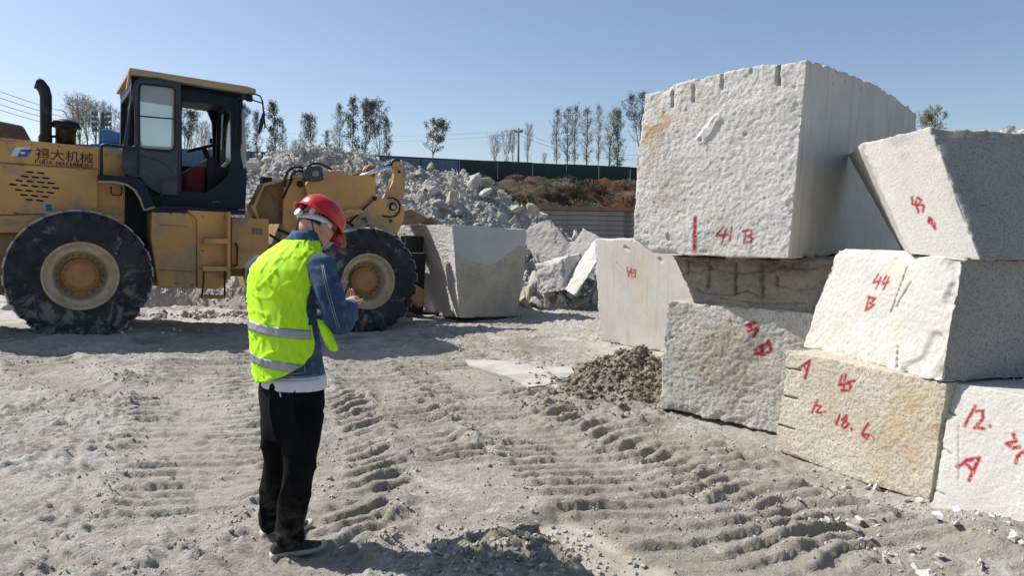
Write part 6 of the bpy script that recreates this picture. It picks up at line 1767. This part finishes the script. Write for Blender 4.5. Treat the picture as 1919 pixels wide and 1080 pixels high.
# torso table: py, centre px, half width, half depth, extra depth
TT = [(735, 546, .172, .125, 0.0), (705, 547, .172, .125, 0.0), (670, 543, .172, .122, 0), (640, 540, .174, .120, 0), (600, 535, .176, .118, 0.0), (560, 534, .186, .122, 0.01), (525, 537, .196, .125, 0.02), (503, 541, .196, .124, 0.03),
      (488, 546, .184, .115, 0.04), (474, 553, .155, .102, 0.05), (462, 561, .118, .090, 0.06), (452, 568, .086, .080, 0.065), (443, 574, .070, .072, 0.07), (436, 580, .064, .066, 0.075)]
TT_py = np.array([t[0] for t in TT][::-1], float)
def trow(py):
    g_ = lambda k: float(np.interp(py, TT_py, np.array([t[k] for t in TT][::-1], float)))
    return J(g_(1), py, g_(4)), g_(2), g_(3)
def tp(th, py, s=1.0, add=0.0):
    c_, w_, d_ = trow(py)
    return c_ + Rv * (math.cos(th) * (w_ * s + add)) + Bk * (math.sin(th) * (d_ * s + add))

# joints
rs_ = J(603, 503, -0.08); re_ = J(634, 606, -0.10); rw = J(650, 578, 0.14)
ls_ = J(487, 505, 0.11); le_ = J(512, 610, 0.34); lw = J(632, 585, 0.40)
rh = J(578, 742, -0.07); rk_ = J(560, 880, -0.06); ra = J(541, 1012, -0.02)
lh = J(513, 742, 0.07); lk = J(520, 865, 0.13); la = J(507, 985, 0.20)

# head frame
HFv = Vector((0.50, 0.60, -0.60)).normalized(); HLv = Vector((0, 0, 1)).cross(HFv).normalized(); HUv = HFv.cross(HLv).normalized()
HC = J(598, 416, 0.08)
HS = 0.93
def HP(f, l, u): return HC + (HFv * f + HLv * l + HUv * u) * HS
body = MB()
# skull and jaw
sk = []
for (u_, f0, fa, lw_) in [(0.105, -0.005, .02, .02), (0.098, -0.005, .055, .045), (0.08, 0, .08, .062), (0.05, 0, .095, .074), (0.01, 0, .098, .078), (-0.03, 0.004, .094, .075), (-0.06, 0.012, .084, .069), (-0.09, 0.026, .066, .058), (-0.115, 0.042, .046, .043), (-0.13, 0.055, .026, .028)]:
    sk.append((HP(f0, 0, u_), HFv * fa, HLv * lw_))
loft(body, sk, 24)
limb(body, [HP(.088, 0, -.02), HP(.108, 0, -.052)], [.010, .014], 10)          # nose
limb(body, [HP(.082, .0, -.085), HP(.086, 0, -.092)], [.018, .016], 10)        # lips
for sgn in (1, -1):
    limb(body, [HP(.0, sgn * .079, -.012), HP(-.012, sgn * .088, -.03), HP(-.004, sgn * .083, -.062)], [.011, .015, .009], 8)   # ears
limb(body, [J(577, 452, .075), J(583, 437, .08), HP(-.03, 0, -.045)], [.060, .056, .060], 20)
# trunk, arms, legs (under the clothes)
tr_ = []
for py in (735, 700, 640, 580, 525, 500, 480, 465, 452):
    c_, w_, d_ = trow(py); tr_.append((c_, Rv * w_ * .80, Bk * d_ * .78))
loft(body, tr_, 24)
limb(body, [rs_, re_, rw], [.055, .042, .027], 14); limb(body, [ls_, le_, lw], [.055, .042, .027], 14)
limb(body, [J(566, 775, -.02), rk_, ra], [.055, .042, .034], 14); limb(body, [J(524, 775, .05), lk, la], [.055, .042, .034], 14)
# hands: palm, four unequal bent fingers, thumb from the palm side
def hand(wrist, d, side, palm_n):
    d = d.normalized(); side = (side - d * side.dot(d)).normalized(); n_ = d.cross(side).normalized() * palm_n
    pc = wrist + d * .045
    loft(body, [(wrist - d * .01, side * .026, n_ * .02), (wrist + d * .02, side * .034, n_ * .016), (pc, side * .041, n_ * .014), (wrist + d * .085, side * .040, n_ * .012)], 16)
    for k, (o_, L) in enumerate([(-.030, .062), (-.010, .074), (.010, .070), (.029, .055)]):
        b0 = wrist + d * .080 + side * o_
        limb(body, [b0, b0 + d * L * .42 + n_ * .010, b0 + d * L * .72 + n_ * .030, b0 + d * L * .80 + n_ * .052], [.0095, .009, .008, .007], 8)
    b0 = wrist + d * .025 - side * .030
    limb(body, [b0, b0 - side * .030 + d * .028 + n_ * .012, b0 - side * .034 + d * .056 + n_ * .022], [.012, .0105, .009], 8)
hand(rw, Vector((-0.02, .75, .40)), Vector((-.8, .5, 0)), -1)
hand(lw, Vector((.45, .1, .35)), Vector((.2, .9, 0)), 1)
organic('body', body, 0.006, 3, M_SKIN)

# hair: cropped cap over the back of the skull, ending above the nape
hm = MB(); R0 = 18; C0 = 40; vs = []
for i in range(R0):
    for k in range(C0):
        a = 2 * math.pi * k / C0; ca = math.cos(a)
        lowlim = -0.048 if ca < -0.3 else (-0.02 if ca < 0.45 else 0.045)
        t = i / (R0 - 1); u_ = 0.106 * (1 - t) + lowlim * t
        fa = float(np.interp(u_, [-.06, -.03, .01, .05, .08, .098, .106], [.086, .096, .100, .097, .083, .058, .0])); la_ = float(np.interp(u_, [-.06, -.03, .01, .05, .08, .098, .106], [.071, .077, .081, .077, .065, .047, .0]))
        vs.append(HP(ca * (fa + .003) + (0.004 if u_ < -.03 else 0), math.sin(a) * (la_ + .003), u_) - PO)
hm.add(vs, [(i * C0 + k, i * C0 + (k + 1) % C0, (i + 1) * C0 + (k + 1) % C0, (i + 1) * C0 + k) for i in range(R0 - 1) for k in range(C0)], True)
hm.build('hair', M_HAIR, person)

# helmet: shell with ridges, peak, rim
he = MB(); NR, NC = 22, 64; vs = []
for i in range(NR):
    ph = (i / (NR - 1)) * (math.pi / 2)
    for k in range(NC):
        a = 2 * math.pi * k / NC; ca, sa_ = math.cos(a), math.sin(a)
        rr_ = math.sin(ph) ** 0.9
        f_ = ca * .143 * rr_; l_ = sa_ * .117 * rr_; u_ = .018 + .118 * math.cos(ph) ** 0.85
        ridge = 0.005 * math.exp(-(l_ / .018) ** 2) * (rr_ > 0.05) * (1 - rr_ ** 4)
        vs.append(HP(f_, l_, u_ + ridge) - PO)
o0 = len(vs)
for (ex, dz) in ((.010, -.012), (.016, -.016), (.010, -.018), (-.002, -.010)):
    for k in range(NC):
        a = 2 * math.pi * k / NC; ca, sa_ = math.cos(a), math.sin(a)
        pk = max(0, ca) ** 2.2 * .052 * (1 if ex > 0 else 0.9); bkx = max(0, -ca) ** 3 * .014
        vs.append(HP(ca * (.143 + ex + pk + bkx), sa_ * (.117 + ex), .018 + dz - pk * .30 - bkx * .3 - 0.018 * max(0, -ca) * 0 ) - PO)
tot = NR + 4
he.add(vs, [(i * NC + k, i * NC + (k + 1) % NC, (i + 1) * NC + (k + 1) % NC, (i + 1) * NC + k) for i in range(tot - 1) for k in range(NC)], True)
ho_ = he.build('helmet', M_RED, person); s_ = ho_.modifiers.new('thickness', 'SOLIDIFY'); s_.thickness = 0.003; s_.offset = -1
bd = MB(); pts = []
vs = []; n_ = 40
for k in range(n_ + 1):
    a = math.pi * (0.42 + 1.16 * k / n_); ca, sa_ = math.cos(a), math.sin(a); dip = -0.030 * max(0, -ca) ** 2
    for (r_, u_) in ((.006, .006), (.012, .006), (.012, -.026), (.006, -.026)):
        vs.append(HP(ca * (.101 + r_), sa_ * (.084 + r_), u_ + dip) - PO)
bd.add(vs, [(i * 4 + j, i * 4 + (j + 1) % 4, (i + 1) * 4 + (j + 1) % 4, (i + 1) * 4 + j) for i in range(n_) for j in range(4)], True)
kc = HP(-.118, .0, -.04) - PO; bd.tube([kc, kc - HFv * .022], [.021, .019], 16)
for sgn in (1, -1): bd.bar(HP(-.095, sgn * .05, -.02) - PO, HP(-.105, sgn * .06, .03) - PO, .006, .022)
bd.build('headband', M_BAND, ho_)
st_ = MB()
for sgn in (1, -1):
    st_.tube([HP(-.085, sgn * .05, -.03) - PO, HP(-.05, sgn * .075, -.085) - PO, HP(.02, sgn * .065, -.115) - PO, HP(.045, 0, -.142) - PO], .0035, 6)
st_.build('chin_strap', M_BLK, ho_)
gl = MB()
for sgn in (1, -1):
    gl.tube([HP(-.012, sgn * .086, -.008) - PO, HP(.05, sgn * .083, -.012) - PO, HP(.098, sgn * .066, -.02) - PO], .0032, 6)
    gl.lathe([(.0225, 0), (.0255, 0), (.0255, .003), (.0225, .003)], 20, Matrix.Translation(HP(.104, sgn * .034, -.028) - PO) @ Matrix((HLv, HUv, HFv)).transposed().to_4x4(), closed=True)
gl.tube([HP(.108, .012, -.022) - PO, HP(.108, -.012, -.022) - PO], .003, 6)
gl.build('glasses', M_BLK, person)

# denim jacket
jk = MB(); rr2 = []
for py in (708, 690, 670, 640, 600, 560, 525, 503, 488, 474, 462, 452, 443):
    c_, w_, d_ = trow(py); k_ = 1.0 if py < 690 else 1.03
    if py > 600: c_ = c_ + RGT * 0.008
    rr2.append((c_, Rv * (w_ * k_ - .002), Bk * (d_ * k_ - .002)))
loft(jk, rr2, 36)
limb(jk, [J(600, 498, -.06), J(614, 540, -.12), J(629, 592, -.13), J(637, 607, -.11), J(652, 590, .06), J(655, 577, .15)], [.076, .066, .063, .060, .052, .047], 22)
limb(jk, [J(489, 500, .10), J(484, 560, .20), le_, J(570, 605, .38), J(618, 590, .40)], [.076, .066, .060, .054, .046], 20)
def jdisp(P):
    arm = sst(0.10, 0.17, P[:, 0] - (J(580, 550).x - PO.x) + 0.05)
    q = P * np.array([9, 9, 20]); f_ = vn3(q[:, 0] + q[:, 2] * 0.35, q[:, 1], q[:, 2] * 0.8, 3)
    q2 = P * np.array([24, 24, 46])
    fold = (1 - np.abs(f_)) ** 3
    return 0.007 * fold * (0.4 + 0.6 * arm) + 0.0025 * vn3(q2[:, 0], q2[:, 1], q2[:, 2], 4) - 0.003
organic('denim_jacket', jk, 0.008, 4, M_DENIM, jdisp)
stc = MB()
def onj(pts, lift): return [J(a, b_, dd) - PO for a, b_, dd in pts]
stc.tube(onj([(603, 497, -.142), (607, 525, -.192), (616, 560, -.200), (626, 595, -.201), (633, 618, -.188)], 0), .0012, 4)
stc.tube(onj([(606, 497, -.142), (611, 525, -.192), (621, 560, -.200), (630, 595, -.201), (637, 616, -.188)], 0), .0012, 4)
stc.tube([tp(rad(a), 703, 1.03, .006) - PO for a in range(0, 130, 8)], .0014, 4)
stc.tube([tp(rad(a), 695, 1.03, .006) - PO for a in range(0, 130, 8)], .0014, 4)
# patch
for (a0, p0_), (a1, p1_) in (((28, 672), (66, 676)), ((28, 688), (66, 692)), ((28, 672), (28, 688)), ((66, 676), (66, 692))):
    stc.tube([tp(rad(a0 + (a1 - a0) * t), p0_ + (p1_ - p0_) * t, 1.02, .006) - PO for t in np.linspace(0, 1, 6)], .0018, 4)
stc.build('stitching', M_STITCH, person)
# collar
cl = MB(); vs = []; nn = 36
for i, (py, ad) in enumerate([(459, .006), (449, .016), (438, .022), (432, .020), (434, .012), (447, .004)]):
    for k in range(nn):
        th = rad(-70 + 320 * k / (nn - 1)); vs.append(tp(th, py + 7 * max(0, -math.sin(th)), 1, ad) - PO)
cl.add(vs, [(i * nn + k, i * nn + k + 1, (i + 1) * nn + k + 1, (i + 1) * nn + k) for i in range(5) for k in range(nn - 1)], True)
cl.build('collar', M_DENIM, person)
# shirt tail
sh_ = MB(); rr2 = []
for py, k_ in ((698, 1.0), (710, 1.035), (721, 1.05), (724, 1.04)):
    c_, w_, d_ = trow(py); rr2.append((c_ + RGT * .012, Rv * w_ * k_, Bk * d_ * k_))
loft(sh_, rr2, 36); o = sh_.build('white_shirt', M_SHIRT, person)
cs = MB(); q = tp(rad(72), 722, 1.03, .008) - PO; cs.tube([q, q + Vector((.006, 0, -.028))], .003, 6); cs.build('drawstring', M_SHIRT, person)

# trousers
tz = MB(); rr2 = []
for py, cx_, w_, d_ in ((712, 546, .168, .122), (735, 546, .172, .128), (765, 546, .170, .128), (800, 546, .155, .120), (820, 546, .140, .105)):
    rr2.append((J(cx_, py, 0.0), Rv * w_, Bk * d_))
loft(tz, rr2, 32)
limb(tz, [J(571, 775, -.05), J(566, 830, -.06), rk_, J(549, 950, -.04), J(541, 1012, -.02)], [.098, .088, .073, .068, .070], 24)
limb(tz, [J(522, 785, .05), J(522, 830, .09), lk, J(512, 925, .16), J(505, 985, .20)], [.086, .082, .070, .062, .058], 24)
def tdisp(P):
    q = P * np.array([8, 8, 5]); q2 = P * np.array([12, 12, 30])
    low = sst(0.35, 0.05, P[:, 2])
    return 0.014 * (1 - np.abs(vn3(q[:, 0], q[:, 1], q[:, 2], 8))) ** 5 + 0.012 * low * vn3(q2[:, 0], q2[:, 1], q2[:, 2], 9) - 0.004
organic('trousers', tz, 0.009, 4, M_BLACKC, tdisp)

# vest
def fold(th, py):
    x = th * 3.0; y = py * 0.045
    f1 = 1 - abs(float(vn2(np.array([x * 0.9 + y * 0.35]), np.array([y * 0.35]), 31)[0]))
    f2 = float(vn2(np.array([x * 3 + y]), np.array([y * 1.2]), 32)[0])
    f3 = 1 - abs(float(vn2(np.array([x * 1.6 - y * 0.6]), np.array([y * 0.9 + 4]), 33)[0]))
    return 0.007 * f1 ** 7 + 0.0018 * f2 + 0.008 * f3 ** 9
def vst(th, py, add=0.0):
    deg = math.degrees(th)
    flare = 0.012 * float(sst(560, 680, np.array(py))) + 0.014 * float(sst(120, 175, np.array(deg))) * float(sst(480, 560, np.array(py)))
    return tp(th, py, 1.0, 0.011 + flare + fold(th, py) + add)
def th0(py): return rad(float(np.interp(py, [450, 470, 483, 500, 520, 545, 575, 592, 604, 640, 720], [-12, -8, -4, 4, 12, 17, 19, 15, 8, 6, 6])))
def pyb(th): return float(np.interp(math.degrees(th), [8, 15, 30, 60, 90, 120, 140, 155, 175, 200, 250], [638, 655, 672, 692, 706, 714, 711, 703, 692, 690, 690]))
vm = MB(); NRV, NCV = 80, 110; vs = []
for i in range(NRV):
    t = i / (NRV - 1)
    for k in range(NCV):
        s_ = k / (NCV - 1); py = 640 - (640 - 450) * t
        for _ in range(3):
            a0 = th0(py); th = a0 + (rad(248) - a0) * s_; py = pyb(th) + (450 - pyb(th)) * t
        top = 452 - 2 * math.sin(th)
        vs.append(vst(th, py) - PO)
vm.add(vs, [(i * NCV + k, i * NCV + k + 1, (i + 1) * NCV + k + 1, (i + 1) * NCV + k) for i in range(NRV - 1) for k in range(NCV - 1)], True)
# loose lower corner swinging out at the side
fl_ = [[(594, 598, -.13), (606, 602, -.15), (612, 605, -.14)], [(598, 612, -.15), (612, 618, -.17), (620, 622, -.155)], [(604, 630, -.155), (618, 636, -.18), (628, 640, -.16)], [(612, 648, -.15), (624, 652, -.18), (633, 654, -.16)], [(618, 656, -.15), (626, 659, -.17), (632, 658, -.16)]]
vm.add([J(*p_) - PO for r_ in fl_ for p_ in r_], [(i * 3 + k, i * 3 + k + 1, (i + 1) * 3 + k + 1, (i + 1) * 3 + k) for i in range(4) for k in range(2)], True)
vest = vm.build('safety_vest', M_VEST, person); s_ = vest.modifiers.new('thickness', 'SOLIDIFY'); s_.thickness = 0.0035; s_.offset = 1
def stripe(y_r, y_l, hh, d0, d1):
    sm_ = MB(); n2 = 90; vs = []
    for j in range(5):
        for k in range(n2):
            deg = d0 + (d1 - d0) * k / (n2 - 1); th = rad(deg)
            yy = float(np.interp(deg, [20, 150, 200, 250], [y_r, y_l, y_l - 2, y_l - 4])) + (j / 4 - 0.5) * hh
            vs.append(vst(th, min(yy, pyb(th) - 1), 0.0062) - PO)
    sm_.add(vs, [(j * n2 + k, j * n2 + k + 1, (j + 1) * n2 + k + 1, (j + 1) * n2 + k) for j in range(4) for k in range(n2 - 1)], True)
    s = sm_.build('reflective_stripe', M_TAPE, vest); q_ = s.modifiers.new('thickness', 'SOLIDIFY'); q_.thickness = 0.001
stripe(620, 605, 17.5, 13, 247); stripe(682, 664, 16, 30, 247)

# shoes
def shoe(hpx, tpx_, zoff, name='shoe'):
    h = G(*hpx); t = G(*tpx_); d = (t - h); d.z = 0; L = 0.285; d.normalize(); sd = Vector((-d.y, d.x, 0)); gz = gh(h.x + d.x * .14, h.y + d.y * .14) + zoff
    P0 = Vector((h.x, h.y, gz))
    so_ = MB(); vs = []; fs = []
    st = [(0.0, .028, 0), (.02, .036, 0), (.08, .036, 0), (.14, .034, 0), (.19, .043, 0), (.235, .043, .004), (.265, .032, .010), (.283, .014, .016)]
    def ringf(x, w_, z0_, z1_, n=8): return None
    secs = []
    for (x, w_, lift) in st:
        top = .046 if x < .1 else .036
        secs.append([(x, -w_, lift), (x, -w_ * 1.06, lift + top * .55), (x, -w_ * .97, lift + top), (x, w_ * .97, lift + top), (x, w_ * 1.06, lift + top * .55), (x, w_, lift)])
    def addsec(mb, secs):
        n = len(secs[0]); vs = [P0 + d * p[0] + sd * p[1] + Vector((0, 0, p[2])) - PO for s in secs for p in s]
        fs = [(i * n + k, i * n + (k + 1) % n, (i + 1) * n + (k + 1) % n, (i + 1) * n + k) for i in range(len(secs) - 1) for k in range(n)]
        fs += [tuple(range(n)), tuple(reversed([(len(secs) - 1) * n + k for k in range(n)]))]
        mb.add(vs, fs, True)
    addsec(so_, secs)
    up = MB(); us = []
    for (x, w_, z1_) in [(.006, .026, .070), (.03, .034, .090), (.08, .034, .100), (.12, .035, .092), (.16, .038, .075), (.20, .041, .060), (.24, .038, .048), (.265, .028, .042), (.278, .012, .036)]:
        us.append([(x, -w_, .026), (x, -w_ * .98, .026 + (z1_ - .026) * .5), (x, -w_ * .62, z1_ * .93), (x, 0, z1_), (x, w_ * .62, z1_ * .93), (x, w_ * .98, .026 + (z1_ - .026) * .5), (x, w_, .026)])
    addsec(up, us)
    u_ = up.build('shoe', M_SHOE, person); ss = u_.modifiers.new('s', 'SUBSURF'); ss.levels = 2; ss.render_levels = 2
    s_ = so_.build('sole', M_SOLE, u_); ss = s_.modifiers.new('s', 'SUBSURF'); ss.levels = 2; ss.render_levels = 2
    la_ = MB()
    for k in range(4):
        x = .125 + .02 * k; z = .096 - .011 * k - .012 * (k > 1)
        la_.tube([P0 + d * x + sd * (-.022) + Vector((0, 0, z - .006)) - PO, P0 + d * (x + .008) + Vector((0, 0, z + .003)) - PO, P0 + d * x + sd * .022 + Vector((0, 0, z - .006)) - PO], .0028, 6)
    la_.build('laces', M_STITCH, u_)
    return P0
shoe((504, 1052), (604, 1030), 0.0)
shoe((487, 1012), (566, 994), 0.0)
# phone in the hands
pc_ = J(636, 551, .30) 
ph_ = MB().box((0, 0, 0), (.074, .009, .155)); fo = ph_.build('phone', M_BLK, loc=pc_, bevel=0.003); fo.rotation_euler = (rad(-35), 0, rad(-20))
props(fo, 'dark phone held in front of the chest by the person in the vest', 'phone')
so2 = MB().box((0, -.0052, 0), (.066, .0012, .145)).build('screen', simple('phone_screen', (0.05, 0.05, 0.055), rough=0.1), fo)
